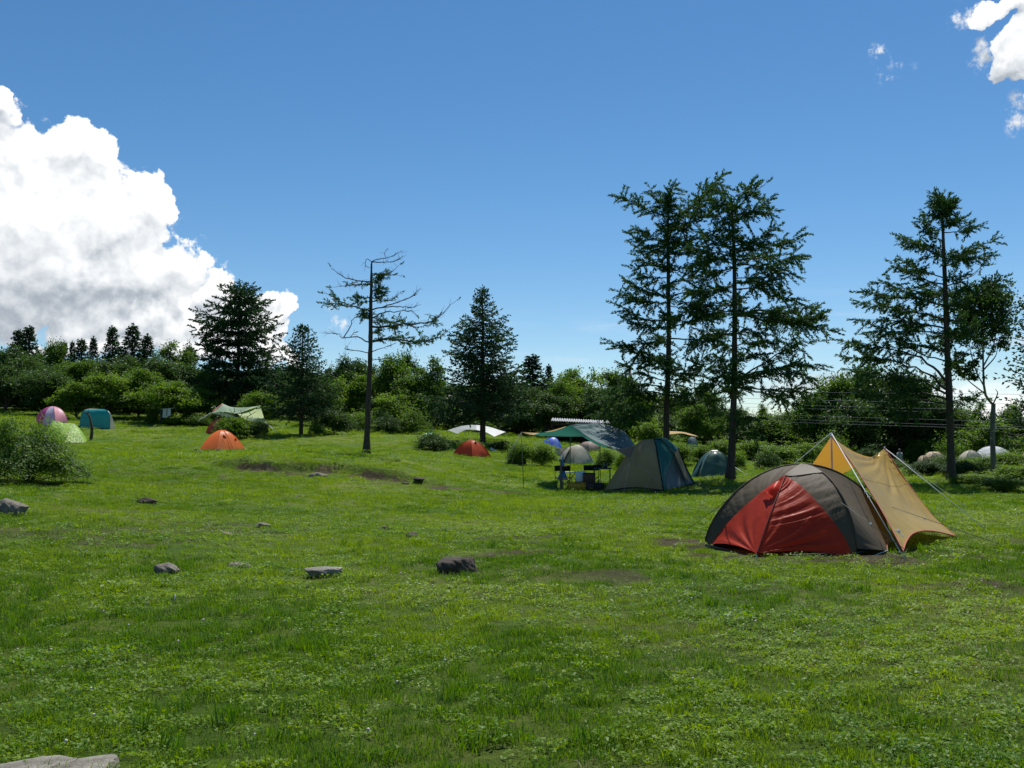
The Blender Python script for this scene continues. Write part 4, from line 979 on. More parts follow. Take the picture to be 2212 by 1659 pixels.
def red_tent():
    g0 = lambda x, y, up=0.09: np.array([x, y, gz(x, y) + up])
    Lf, FR, R2, BL = g0(2.64, 13.7), g0(4.39, 12.78), g0(5.42, 14.4), g0(3.7, 15.3)
    S, RS = g0(3.07, 12.62, 0.045), g0(4.88, 13.05, 0.05)
    T = P(1730, 1003, 14.05)
    t = thing('dome_tent', 'dark grey dome tent with a bright red front vestibule, the nearest tent', 'tent', (4.0, 13.9, gz(4.0, 13.9)))
    aL, aF, aR, aB = arc(Lf, T, 24, 1, 1.42), arc(FR, T, 24, .95, 1.15), arc(R2, T, 24, 1, 1.25), arc(BL, T, 24, 1, 1.2)
    V = P(1695, 1026, 13.42)
    pxl = lambda x, y, d: P((2200 + x / 2.458) / 1.4756, (1300 + y / 2.458) / 1.4756, d)
    eL = curve([pxl(150, 1075, 13.62), pxl(330, 862, 13.55), pxl(545, 668, 13.48), V], 24)
    eF = curve([pxl(1288, 1180, 12.76), pxl(1190, 985, 12.80), pxl(1040, 790, 12.95), pxl(880, 620, 13.2), V], 24)
    r = np.random.default_rng(3)
    def wr_band(u, v): return 0.018 * (ridged(v * 34 + u * 3, 1) - .5) * np.sin(np.pi * u) + 0.006 * (vnoise(v * 60, u * 4, 4) - .5)
    # grey fly: strips either side of the red door, cap, and the three other sides
    def strip(A, B, w=None, nu=14, nv=60, bulge=None): return patch(A, B, nu, nv, 0, bulge, w)
    put('fly_panel', *strip(aL, eL, wr_band), M_greyfly, t)
    put('fly_panel', *strip(eF, aF, wr_band), M_greyfly, t)
    # right side: pulled out to its own stake
    K = aF[11] * .35 + aR[11] * .45 + T * .2; K = P(1778, 1078, 13.35) * .5 + K * .5
    seam = curve([RS, RS * .55 + K * .45 + (0, 0, .05), K * 1.0, T], 24)
    put('fly_panel', *strip(aF, seam, lambda u, v: 0.012 * (ridged(np.arctan2(v + .02, 1.05 - u) * 14, 5) - .5) * (1 - v) * np.sin(np.pi * np.clip(u, 0, 1))), M_greyfly, t)
    put('fly_panel', *strip(seam, aR, lambda u, v: 0.010 * (ridged(np.arctan2(v + .02, u + .05) * 12, 6) - .5) * (1 - v) * np.sin(np.pi * u)), M_greyfly, t)
    put('fly_panel', *strip(aR, aB, wr_band), M_greyfly, t); put('fly_panel', *strip(aB, aL, wr_band), M_greyfly, t)
    # sun highlight on the grey fly above the door, painted as a paler overlay
    n_u, n_v = 16, 14; Gb = np.empty((n_u, n_v, 3)); eU, aU = curve(eF, 240), curve(aF, 240)
    for iu, uu_ in enumerate(np.linspace(0, 1, n_u)):
        line = eU * (1 - uu_) + aU * uu_; k0 = 239 * (0.97 - 0.235 * uu_ ** .8)
        Gb[iu] = line[np.linspace(k0, 239, n_v).astype(int)]
    nb_ = unit(np.cross(np.gradient(Gb, axis=0), np.gradient(Gb, axis=1) + 1e-7)); nb_ *= np.sign((nb_ * (0, -.4, 1)).sum(-1, keepdims=True)); br = ((Gb + nb_ * .013).reshape(-1, 3), gridF(n_u, n_v))
    put('sunlit_fly_patch', *br, cloth('sunlit_grey_nylon', (0.18, 0.155, 0.115), 0.12, 0.6, 0.15, 0.2, 3.0), t)
    # red vestibule, two sheets meeting at the zip
    zipc = curve([S, S * .5 + V * .5 + (-.02, -.06, .02), V + (0, -.02, 0)], 60)
    def wL(u, v):
        fan = np.arctan2(v * 1.1 + .02, (1 - u) + .02)
        lo = 0.042 * (ridged(fan * 7 + .6, 7) - .5) * np.clip(1 - v * 1.1, 0, 1) * np.clip(1.4 * (1 - u) + .1, 0, 1) ** .5
        return (lo + 0.012 * (ridged(v * 9 + u * 9, 8) - .5) * v) * np.sin(np.pi * np.clip(u, 0, 1)) ** .6
    def wR(u, v):
        fan = np.arctan2(v * 1.3 + .02, u + .02)
        lo = 0.042 * (ridged(fan * 8 + .2, 9) - .5) * np.clip(1.1 - v * 1.3, 0, 1)
        hi = 0.020 * (ridged(v * 38 - u * 6.0, 10) - .5) * sstep(v, .18, .45)
        return (lo + hi) * np.sin(np.pi * np.clip(u, 0, 1)) ** .55
    dL = put('door_panel', *patch(eL, zipc, 60, 90, 0, None, wL, .05), M_red, t)
    dR = put('door_panel', *patch(zipc, eF, 70, 110, 0, None, wR, .05), M_red, t)
    put('zip_flap', *tube(zipc + (0.006, -.010, .003), .007, 6), plain('dark_red_zip', (0.10, 0.015, 0.012), .6), dR)
    # roll-up hood vent left of the zip
    h = patch(np.array([pxl(570, 655, 13.34), pxl(640, 600, 13.28), pxl(700, 565, 13.3)]), np.array([pxl(600, 660, 13.2), pxl(655, 690, 13.12), pxl(700, 650, 13.18)]), 10, 14, 0, (0, -.03, .03))
    put('vent_hood', *h, M_red, dL)
    # poles, inner tent, hem, guys
    for a in (aL, aF, aR): put('pole_sleeve', *tube(a + (0, -.004, .004), .012, 6), M_greyfly, t)
    foot = [Lf, FR, R2, BL]; c = sum(foot) / 4
    for i in range(4):
        A = arc(c + (foot[i] - c) * .92 - (0, 0, .07), T - (0, 0, .12), 10, 1, 1.5); B = arc(c + (foot[(i + 1) % 4] - c) * .92 - (0, 0, .07), T - (0, 0, .12), 10, 1, 1.5)
        put('inner_wall', *patch(A, B, 6, 10), M_black, t)
    gl = lambda a, b: put('groundsheet_edge', *tube(np.array([a - (0, 0, .055), b - (0, 0, .055)]), .016, 6), plain('navy_groundsheet', (.012, .018, .035), .5), t)
    gl(Lf, S + (0.02, .15, 0)); gl(S + (0.02, .15, 0), FR); gl(FR, R2)
    put('hem', *tube(curve([pxl(1320, 1178, 12.8), pxl(1420, 1163, 12.9), RS], 8), .006, 5), M_rope, t)
    put('hem', *tube(curve([RS, RS * .5 + R2 * .5 + (-.02, 0, .04), R2], 8), .006, 5), M_trim, t)
    for p in (Lf, S, FR, R2, BL, RS): stake(t, np.array([p[0], p[1], gz(p[0], p[1])]))
    q = pxl(335, 690, 13.45); e = P(1478, 1128, 16.2); guy(t, q, np.array([e[0], e[1], gz(e[0], e[1])]), M_darkcord, .005)
    q = aR[8]; e = P(1945, 1172, 13.9)
    guy(t, pxl(1180, 740, 12.95), g0(5.0, 12.4, 0.02), M_darkcord, .004, tens=(.4,)); guy(t, aR[9], g0(6.9, 14.1, 0.02), M_darkcord, .004, tens=(.4,))
red_tent()

def tan_tarp():
    pz = lambda x, y, d: P((2200 + x / 2.458) / 1.4756, (1300 + y / 2.458) / 1.4756, d)
    A = P(1796, 938, 15.0); B = P(1911, 968, 16.7)
    ridge = curve([A - (0, 0, .03), pz(1200, 292, 15.35), pz(1300, 350, 15.75), pz(1400, 383, 16.15), pz(1450, 372, 16.4), B], 50)
    C1, C2 = P(1951, 1190, 13.0), P(2066, 1159, 15.1)
    t = thing('ridge_tarp', 'tan ridge tarp on two poles with red edging, open orange wing behind the grey tent', 'tarp', (5.5, 15.5, gz(5.5, 15.5)))
    bottom = curve([C1, pz(1690, 1055, 13.25), pz(1735, 992, 13.6), pz(1810, 966, 14.0), pz(1900, 966, 14.35), pz(2000, 985, 14.75), C2], 50)
    # near wing: built from cross lines that follow its two edges
    left = curve([ridge[0], pz(1290, 470, 14.5), pz(1400, 640, 14.1), pz(1530, 860, 13.6), C1], 60)
    right = curve([B, pz(1690, 570, 16.25), pz(1900, 850, 15.6), C2], 60)
    nu, nv = 60, 60; u = np.linspace(0, 1, nu)[:, None, None]; v = np.linspace(0, 1, nv)[None, :, None]
    ri = curve(ridge, nv)[None]; bo = curve(bottom, nv)[None]; le = curve(left, nu)[:, None]; rg = curve(right, nu)[:, None]
    G = (1 - u) * ri + u * bo + (1 - v) * le + v * rg - ((1 - u) * (1 - v) * ri[:, :1] + (1 - u) * v * ri[:, -1:] + u * (1 - v) * bo[:, :1] + u * v * bo[:, -1:])
    du = np.gradient(G, axis=0); dv = np.gradient(G, axis=1); n = unit(np.cross(du, dv))
    uu, vv = u[..., 0], v[..., 0]
    fanB = np.arctan2(1.02 - vv, uu + .03); w = 0.05 * (ridged(fanB * 10, 3) - .5) * np.clip(1.05 - np.hypot(uu * 1.3, (1 - vv)), 0, 1) ** .7 * sstep(np.hypot(uu, 1 - vv), 0, .12)
    fanC = np.arctan2(vv + .03, 1.02 - uu); w = w + 0.014 * (ridged(fanC * 8, 5) - .5) * np.clip(.75 - np.hypot(1 - uu, vv), 0, 1) + 0.012 * (ridged(vv * 9 + uu * 2, 6) - .5) * uu * (1 - uu) * 3
    G = G + n * w[..., None]
    nw_ = put('near_wing', G.reshape(-1, 3), gridF(nu, nv), M_tan, t)
    k = 21; put('seam_strip', *tube(G[k] + n[k] * -.004 + (0, -.006, 0), .006, 5), M_tan, nw_)
    # far wing, seen from below against the light
    F1, F2 = P(1705, 1075, 17.0), P(1890, 1004, 19.0)
    fe = curve([F1, P(1750, 1062, 17.3), P(1813, 1029, 17.9), P(1846, 1010, 18.4), F2], 40)
    fan = lambda u, v: 0.030 * (ridged(v * 9, 12) - .5) * u * (1 - .5 * u)
    put('far_wing', *patch(ridge, fe, 40, 40, 0, None, fan), M_tan, t)
    for nm, c in (('edging', left), ('edging', right), ('edging', bottom), ('edging', fe)):
        put(nm, *tube(c + (0, -.004, 0), .010, 5), M_trim, t)
    M_pole2 = M_alu
    ga = np.array([A[0], A[1], gz(A[0], A[1]) - .05]); gb = np.array([B[0], B[1], gz(B[0], B[1]) - .05])
    put('pole', *tube(np.array([ga, A + (0, 0, .03)]), .013, 8), M_alu, t); put('pole', *tube(np.array([gb, B + (0, 0, .03)]), .013, 8), M_alu, t)
    def gp(px, Y): x = P(px, 953, Y)[0]; return np.array([x, Y, gz(x, Y)])
    e1 = np.array([P(1951, 1100, 12.55)[0], 12.55, gz(4.93, 12.55)])
    guy(t, A + (0, 0, .02), e1, r=.007, name='guy_rope', tens=(.52, .56)); stake(t, e1)
    e2 = gp(1560, 17.6); guy(t, A + (0, 0, .02), e2, r=.007, name='guy_rope'); stake(t, e2)
    e3 = gp(2125, 16.2); guy(t, B, e3, r=.007, name='guy_rope'); stake(t, e3)
    e4 = gp(2090, 20.5); guy(t, B, e4, r=.005, name='guy_rope')
    e5 = gp(1868, 19.0)
    guy(t, P(1951, 1190, 13.0), np.array([4.98, 12.6, gz(4.98, 12.6)]), M_darkcord, .004); guy(t, C2, gp(2150, 14.2), M_darkcord, .004)
    guy(t, F1, gp(1640, 17.6), M_darkcord, .004)
    # white maker's mark near the low corner: a small peak above a slanting line of letters
    def on(x, y): return P((2760 + x / 11.06) / 1.4756, (1640 + y / 11.06) / 1.4756, 13.05)
    off = np.array([0, -.03, .006])
    for (x0, y0, x1, y1, w_) in [(1005, 560, 1060, 595, .017), (1070, 600, 1120, 640, .016), (1128, 645, 1170, 680, .016), (1180, 685, 1225, 722, .014), (1235, 725, 1275, 765, .018), (1283, 770, 1330, 820, .012), (1085, 525, 1110, 570, .024), (1110, 560, 1150, 600, .026), (1150, 590, 1185, 630, .016)]:
        put('printed_mark', *tube(np.array([on(x0, y0) + off, on(x1, y1) + off]), w_ * .55, 5), M_white, nw_)
tan_tarp()

# ------------------------------------------------------------------ other dome tents
def dome_tent(label, feet, apex, mats, a=1.0, b=1.5, sag=.05, name='dome_tent', cat='tent', pole=None, apexflat=None, extras=None, nu=10, nv=16, group=None, lift=.02, wr=.02):
    """feet: (px, distance) round the footprint; apex: (px, py, distance)"""
    fp = []
    for px, Y in feet:
        x = P(px, 953, Y)[0]; fp.append(np.array([x, Y, gz(x, Y) + lift]))
    T = P(*apex); c = np.array([T[0], T[1], gz(T[0], T[1])])
    t = thing(name, label, cat, c, group=group)
    arcs = [arc(f, T, nv, a, b) for f in fp]
    n = len(fp)
    for i in range(n):
        A, B = arcs[i], arcs[(i + 1) % n]
        u = np.linspace(0, 1, nu)[:, None, None]; G = A[None] * (1 - u) + B[None] * u
        s = (sag * np.sin(np.pi * u))[..., 0]
        G[..., :2] = T[:2] + (G[..., :2] - T[:2]) * (1 - s[..., None])
        th = np.linspace(0, 1, nv)[None]
        w = wr * (vnoise(u[..., 0] * 5 + i * 9, th * 7, 13 + i) - .5) * np.sin(np.pi * u[..., 0]) * np.sin(np.pi * th)
        nn = unit(np.cross(np.gradient(G, axis=0), np.gradient(G, axis=1) + 1e-6)); G = G + nn * w[..., None]
        put('panel', G.reshape(-1, 3), gridF(nu, nv), mats[i % len(mats)], t)
    for A in arcs: put('pole_sleeve', *tube(A, .014, 5), pole or mats[0], t)
    if extras: extras(t, arcs, T, fp)
    return t
def orange_extras(t, arcs, T, fp):
    m = plain('dark_orange_flap', (.40, .06, .015), .6)
    z = (arcs[1] * .42 + arcs[2] * .58) + (0, -.03, 0); put('zip', *tube(z[:14], .014, 4), m, t)
    p = arcs[1][9] * .68 + arcs[2][9] * .32; V, F = patch(np.array([p + (-.07, -.06, 0), p + (.09, -.06, -.08)]), np.array([p + (-.05, -.02, .14), p + (.10, -.02, .04)]), 4, 4); put('vent_flap', V, F, m, t)
    p = arcs[2][8] * .9 + arcs[1][8] * .1; V, F = patch(np.array([p + (-.05, -.05, -.05), p + (.05, -.05, -.10)]), np.array([p + (-.03, -.02, .06), p + (.06, -.02, 0)]), 4, 4); put('vent_flap', V, F, m, t)
    for f in fp: stake(t, f)
dome_tent('light orange two-person dome tent standing alone on the left slope', [(431, 50.3), (468, 49.0), (530, 50.0), (500, 51.6)], (479, 929, 50.2), [M_orange], a=1, b=2.3, extras=orange_extras)
dome_tent('red-orange dome tent under the dense conical conifer', [(979, 48), (1020, 47.4), (1061, 48.2), (1022, 49.4)], (1018, 951, 48.2), [M_rust], a=1, b=1.9,
          extras=lambda t, arcs, T, fp: put('vent_flap', *patch(np.array([T + (.15, -.25, -.16), T + (.27, -.25, -.2)]), np.array([T + (.18, -.2, -.05), T + (.26, -.2, -.08)]), 4, 4), M_black, t))
dome_tent('pink, magenta and lilac striped round tent at the left', [(76, 64), (92, 62.9), (118, 62.6), (146, 63.6), (140, 65.2), (100, 65.4)], (114, 878, 64), [M_mag, M_lilac, M_pink, M_lilac, M_pink, M_mag], a=1, b=1.0, pole=M_pink)
dome_tent('small orange tent half hidden by the fern-like bush under the sage tarp', [(444, 63), (466, 62), (500, 62.4), (480, 64)], (474, 904, 62.8), [M_rust], a=1, b=1.7)
def turq_extras(t, arcs, T, fp):
    V, F = patch(np.array([fp[1] + (.03, -.03, 0), arcs[1][6] + (.02, 0, 0), arcs[1][11]]), np.array([fp[1] + (.32, .1, 0), arcs[1][6] + (.10, .05, 0), arcs[1][11]]), 4, 8); put('cream_flap', V, F, M_cream, t)
    V, F = tube(arcs[0][9:], .02, 4); put('roof_seam', V, F, M_cream, t)
dome_tent('turquoise box-shaped cabin tent at the left', [(172, 64.2), (237, 64.2), (240, 66), (180, 66)], (208, 884, 65), [M_turq], a=.42, b=.55, sag=.03, extras=turq_extras, wr=.05)
def beige_extras(t, arcs, T, fp):
    A, B = arcs[0] + (0, -.02, .01), arcs[1] * .35 + arcs[0] * .65 + (0, -.04, 0)
    put('dark_doorway_sheet', *patch(A[:11], B[:11], 5, 10), M_black, t)  # unlit inside of the open door, laid on as a black sheet
    put('door_flap', *patch(arcs[0][3:13] + (-.06, -.15, .02), B[3:13] + (-.05, -.18, .02), 5, 10), M_cream, t)
dome_tent('beige dome tent with blue-grey fly, its door open, behind the camping chairs', [(1207, 49.6), (1240, 48.9), (1283, 49.8), (1250, 51.2)], (1247, 961, 50), [M_cream, M_cream, M_bluegrey, M_bluegrey], a=1, b=1.9, extras=beige_extras)
dome_tent('pinkish beige dome tent peeping out under the green tarp', [(1250, 56), (1272, 55), (1296, 56), (1272, 57.6)], (1273, 954, 56), [cloth('pinkish_beige_nylon', (.50, .36, .28), .3)], a=.8, b=.9)
def teal_extras(t, arcs, T, fp):
    V, F = patch(np.array([T + (-.12, -.12, .0), T + (.12, -.12, 0)]), np.array([T + (-.12, .12, .02), T + (.12, .12, .02)]), 6, 6, -.03); put('cap', V, F, cloth('pale_cap', (.30, .36, .33), .1, .4, .5), t)
    put('door_panel', *patch(arcs[0] * .5 + arcs[1] * .5 + (0, -.03, 0), np.vstack([fp[0] + (-.10, -.30, 0), arcs[0][4] + (0, -.1, 0), T])[[0, 1, 2]], 8, 14, 0, None, lambda u, v: .02 * (ridged(v * 5 + u * 6, 4) - .5)), M_darkteal, t)
    e = fp[2] + (.45, -.3, -.02); guy(t, arcs[2][6], e, r=.012)
dome_tent('small dark teal dome tent leaning against the foot of the right larch', [(1492, 39.6), (1512, 38.7), (1592, 39.4), (1560, 41.0)], (1543, 974, 39.8), [M_darkteal], a=.9, b=1.7, extras=teal_extras, wr=.08)
dome_tent('tan mottled tent left of the right-hand larch trunk, half behind bushes', [(1992, 51), (2010, 50), (2042, 51), (2015, 52)], (2018, 976, 51), [M_camo], a=.6, b=.8)
dome_tent('low tan mottled tent porch left of the mottled tent', [(1978, 50.5), (1990, 49.8), (2008, 50.6), (1995, 51.4)], (1996, 984, 50.6), [M_camo], a=.8, b=.9)
dome_tent('cream dome tent right of the right-hand larch trunk', [(2058, 49), (2080, 48), (2130, 49), (2092, 50.5)], (2098, 973, 49), [M_cream], a=1, b=1.2)
dome_tent('white dome tent behind the crooked grey trunk', [(2092, 50), (2138, 48.5), (2200, 50), (2150, 52)], (2143, 964, 50.2), [M_white], a=.9, b=1.1)
dome_tent('pale tent just showing at the right edge', [(2200, 50), (2225, 49), (2260, 50), (2230, 51)], (2228, 972, 50), [M_tanstrip], a=.8, b=.8)

def lime_tent():
    t = thing('ridge_tent', 'lime green leaf-patterned low tent beside the near bush at the left', 'tent', on_ground(145, 55))
    g = lambda px, Y: (lambda x: np.array([x, Y, gz(x, Y) + .02]))(P(px, 953, Y)[0])
    T1, T2 = P(113, 908, 55), P(161, 916, 55.2)
    a, b, c, d = g(98, 54), g(184, 54.2), g(190, 56), g(100, 56.4); e = g(139, 53.6)
    put('panel', *patch(np.vstack([a, a * .5 + T1 * .5 + (0, 0, .12), T1]), np.vstack([e, e * .5 + T2 * .5 + (0, 0, .12), T2]), 14, 14, 0, None, lambda u, v: .05 * (vnoise(u * 4, v * 4, 3) - .5)), M_lime, t)
    put('panel', *patch(np.vstack([e, e * .5 + T2 * .5 + (0, 0, .12), T2]), np.vstack([b, b * .5 + T2 * .5 + (0, 0, .1), T2]), 10, 14), M_lime, t)
    put('panel', *patch(np.vstack([b, b * .5 + T2 * .5 + (0, 0, .1), T2]), np.vstack([c, c * .5 + T2 * .5 + (0, 0, .1), T2]), 10, 14), M_lime, t)
    put('panel', *patch(np.vstack([d, d * .5 + T1 * .5 + (0, 0, .12), T1]), np.vstack([c, c * .5 + T2 * .5 + (0, 0, .12), T2]), 10, 14), M_lime, t)
    put('panel', *patch(np.vstack([a, a * .5 + T1 * .5 + (0, 0, .12), T1]), np.vstack([d, d * .5 + T1 * .5 + (0, 0, .12), T1]), 8, 14), M_lime, t)
    put('seam', *tube(curve([e + (0, -.02, 0), e * .5 + T2 * .5 + (0, -.03, .12), T2], 8), .018, 4), M_cream, t)
    put('hem', *tube(np.array([a, e + (0, -.02, .03), b]), .02, 4), M_cream, t)
lime_tent()

def big_tent():
    g = lambda px, Y, up=.04: (lambda x: np.array([x, Y, gz(x, Y) + up]))(P(px, 953, Y)[0])
    q = lambda x, y, d: P(1152 + x * .16545, 847.1 + y * .16545, d)
    Lf, F, Rt, Bk = g(1306, 34), g(1432, 33.4), g(1499, 35.3), g(1395, 36.2)
    T = q(1575, 612, 34.6)
    t = thing('family_tent', 'large tan and teal family dome tent with an open awning flap', 'tent', (4.9, 34.6, gz(4.9, 34.6)))
    cL = curve([Lf, q(1080, 1040, 34.1), q(1200, 850, 34.2), q(1330, 700, 34.3), q(1440, 630, 34.45), T], 24)
    cF = curve([F, q(1665, 1080, 33.5), q(1625, 850, 33.8), q(1600, 700, 34.2), T], 24)
    cF2 = curve([F + (.12, 0, 0), q(1740, 1100, 33.7), q(1800, 920, 34.1), q(1830, 820, 34.3), q(1700, 640, 34.55), T], 24)
    cR = curve([Rt, q(2010, 1010, 35.2), q(1900, 760, 35.0), q(1880, 735, 34.95), q(1740, 640, 34.8), T], 24)
    cB = arc(Bk, T, 24, 1.0, .85)
    put('wall_panel', *patch(cL, cF, 30, 24, 0, (0, -.16, 0), lambda u, v: .02 * (vnoise(u * 4, v * 4, 6) - .5)), M_bigtan, t)
    put('wall_panel', *patch(cF, cF2, 14, 24, 0, None, lambda u, v: .035 * (ridged(u * 5, 3) - .5) * (1 - v * .3)), M_bigteal, t)
    put('window_panel', *patch(cF2 + (.01, .03, 0), cR + (0, .03, 0), 16, 24), M_greymesh, t)
    top = 11
    put('roof_panel', *patch(cF2[top:] + (0, -.02, .02), cR[top:] + (.02, -.02, .02), 14, 14, 0, (0, -.1, .08), lambda u, v: .03 * (ridged(u * 3 + v * 4, 5) - .5)), M_bigteal, t)
    put('door_flap', *patch(q(1845, 800, 34.2) + np.linspace(0, 1, 8)[:, None] * (q(1990, 1120, 34.4) - q(1845, 800, 34.2)), q(1890, 740, 34.6) + np.linspace(0, 1, 8)[:, None] * (q(2050, 1180, 34.9) - q(1890, 740, 34.6)), 5, 8), M_bigtan, t)
    put('wall_panel', *patch(cR, cB, 16, 24, 0, (.1, .1, 0)), M_bigtan, t); put('wall_panel', *patch(cB, cL, 16, 24, 0, (-.1, .1, 0)), M_bigteal, t)
    put('pole_sleeve', *tube(cF + (0, -.03, 0), .02, 5), M_black, t); put('pole_sleeve', *tube(cR, .022, 5), M_black, t); put('pole_sleeve', *tube(cL, .018, 5), M_bigtan, t)
    for x0, y0, x1, y1 in [(1745, 1120, 1790, 1270), (1870, 900, 2010, 1260)]:
        put('seam', *tube(np.array([q(x0, y0, 33.9), q(x1, y1, 34.2)]), .012, 4), M_black, t)
    # awning flap
    a, b, c, d = q(1068, 750, 33.2), q(1332, 698, 34.2), q(1262, 862, 33.9), q(1330, 700, 34.25)
    put('awning', *patch(np.array([a, a * .5 + b * .5, b]), np.array([a, a * .5 + c * .5, c]), 10, 12), cloth('mauve_brown_polyester', (.20, .155, .15), .2, .5, .35, .3, 1.5), t)
    base = lambda x, y, Y: (lambda p: np.array([p[0], Y, gz(p[0], Y)]))(P(1152 + x * .16545, 1050, Y))
    for (x0, y0, d0, x1, Y1) in [(1265, 865, 33.8, 1175, 32.2), (1265, 868, 33.8, 1850, 32.6), (1265, 868, 33.8, 1005, 32.8), (1530, 1085, 33.3, 1440, 32.5)]:
        guy(t, q(x0, y0, d0), base(x1, 0, Y1), r=.005, m=M_thincord)
    sk = plain('black_mud_skirt', (.02, .02, .02), .7)
    put('mud_skirt', *patch(np.array([Lf, Lf * .5 + F * .5 + (0, 0, .10), F]), np.array([Lf, Lf * .5 + F * .5, F]) + (0, .03, -.08), 4, 10), sk, t)
    put('mud_skirt', *patch(np.array([F, Rt]), np.array([F, Rt]) + (0, .03, -.08), 3, 6), sk, t)
big_tent()

def sheet(t, pts, Ys=None, m=None, name='sheet', n=14, sag=0.0, bulge=None, w=None):
    """four-cornered sheet a-b-c-d"""
    a, b, c, d = [np.asarray(p, float) for p in pts]
    put(name, *patch(np.array([a, b]), np.array([d, c]), n, n, sag, bulge, w), m, t)
def green_tarp():
    t = thing('green_tarp', 'big green tarp on thin poles over the chairs, joined to the family tent', 'tarp', on_ground(1240, 35.5))
    E, A, Mx, Nn = P(1127, 933, 34.4), P(1233, 918, 35), P(1258, 943, 34.5), P(1333, 973, 33.8)
    B, C = P(1296, 916, 38.6), P(1374, 962, 36.6)
    ea = curve([E, P(1158, 935, 34.6), P(1190, 932.5, 34.7), P(1213, 925.5, 34.9), A], 30); em = curve([E - (0, 0, .02), P(1148, 939, 34.4), P(1171, 941.5, 34.3), P(1220, 943, 34.3), Mx], 30)
    k = 9
    put('corner_strip', *patch(ea[:k + 1], em[:k + 1], 6, 12), M_tanstrip, t)
    put('wing', *patch(ea[k:], em[k:], 10, 20), M_tealtarp, t)
    am = np.array([A, P(1275, 948, 34.6), Nn]); mn = np.array([Mx, P(1292, 962, 34.1), Nn])
    put('wing', *patch(curve(am, 20), curve(mn, 20), 8, 20), M_tealtarp, t)
    put('wing', *patch(np.array([A, Mx * .5 + A * .5, Mx]), np.array([A, A * .45 + Mx * .55 + (.12, 0, 0), P(1268, 946, 34.5)]), 6, 10), M_tealtarp, t)
    put('main_panel', *patch(curve([A, P(1262, 916, 36.8), B, P(1345, 930, 38), C], 40), curve(am, 40), 24, 40, 0, (0, 0, -.05), lambda u, v: .05 * (ridged(v * 6 + u * 5, 7) - .5) * (1 - v) + .03 * (vnoise(u * 5, v * 5, 8) - .5)), M_slate, t)
    put('back_strip', *patch(np.array([P(1177, 933, 37.5), P(1195, 929, 37.6), P(1222, 921, 37.8)]), np.array([P(1190, 934, 38.6), P(1210, 931, 38.6), P(1226, 924, 38.7)]), 5, 10), M_tanstrip, t)
    put('back_panel', *patch(np.array([P(1177, 933, 37.5), P(1200, 929, 37.6), P(1222, 921, 37.8)]) + (0, 0, -.02), np.array([P(1180, 936, 35.5), P(1203, 932, 35.5), A]), 5, 10), M_tealtarp, t)
    ya = plain('yellow_green_fibre_pole', (.14, .15, .05), .5)
    for p, r in ((A, .017), (P(1126, 934, 34.4), .014)):
        f = np.array([p[0] + (-.05 if p is A else .08), p[1], gz(p[0], p[1]) - .03]); put('pole', *tube(np.array([f, p]), r, 6), ya, t)
    f = np.array([B[0], B[1], gz(B[0], B[1])]); put('pole', *tube(np.array([f, B]), .017, 6), ya, t)
    for x, Y in ((1075, 36.5), (1092, 35.8), (1062, 34)):
        p = P(x, 953, Y)[0]; guy(t, E, np.array([p, Y, gz(p, Y)]), M_thincord, r=.005)
    p = P(1262, 953, 33)[0]
green_tarp()

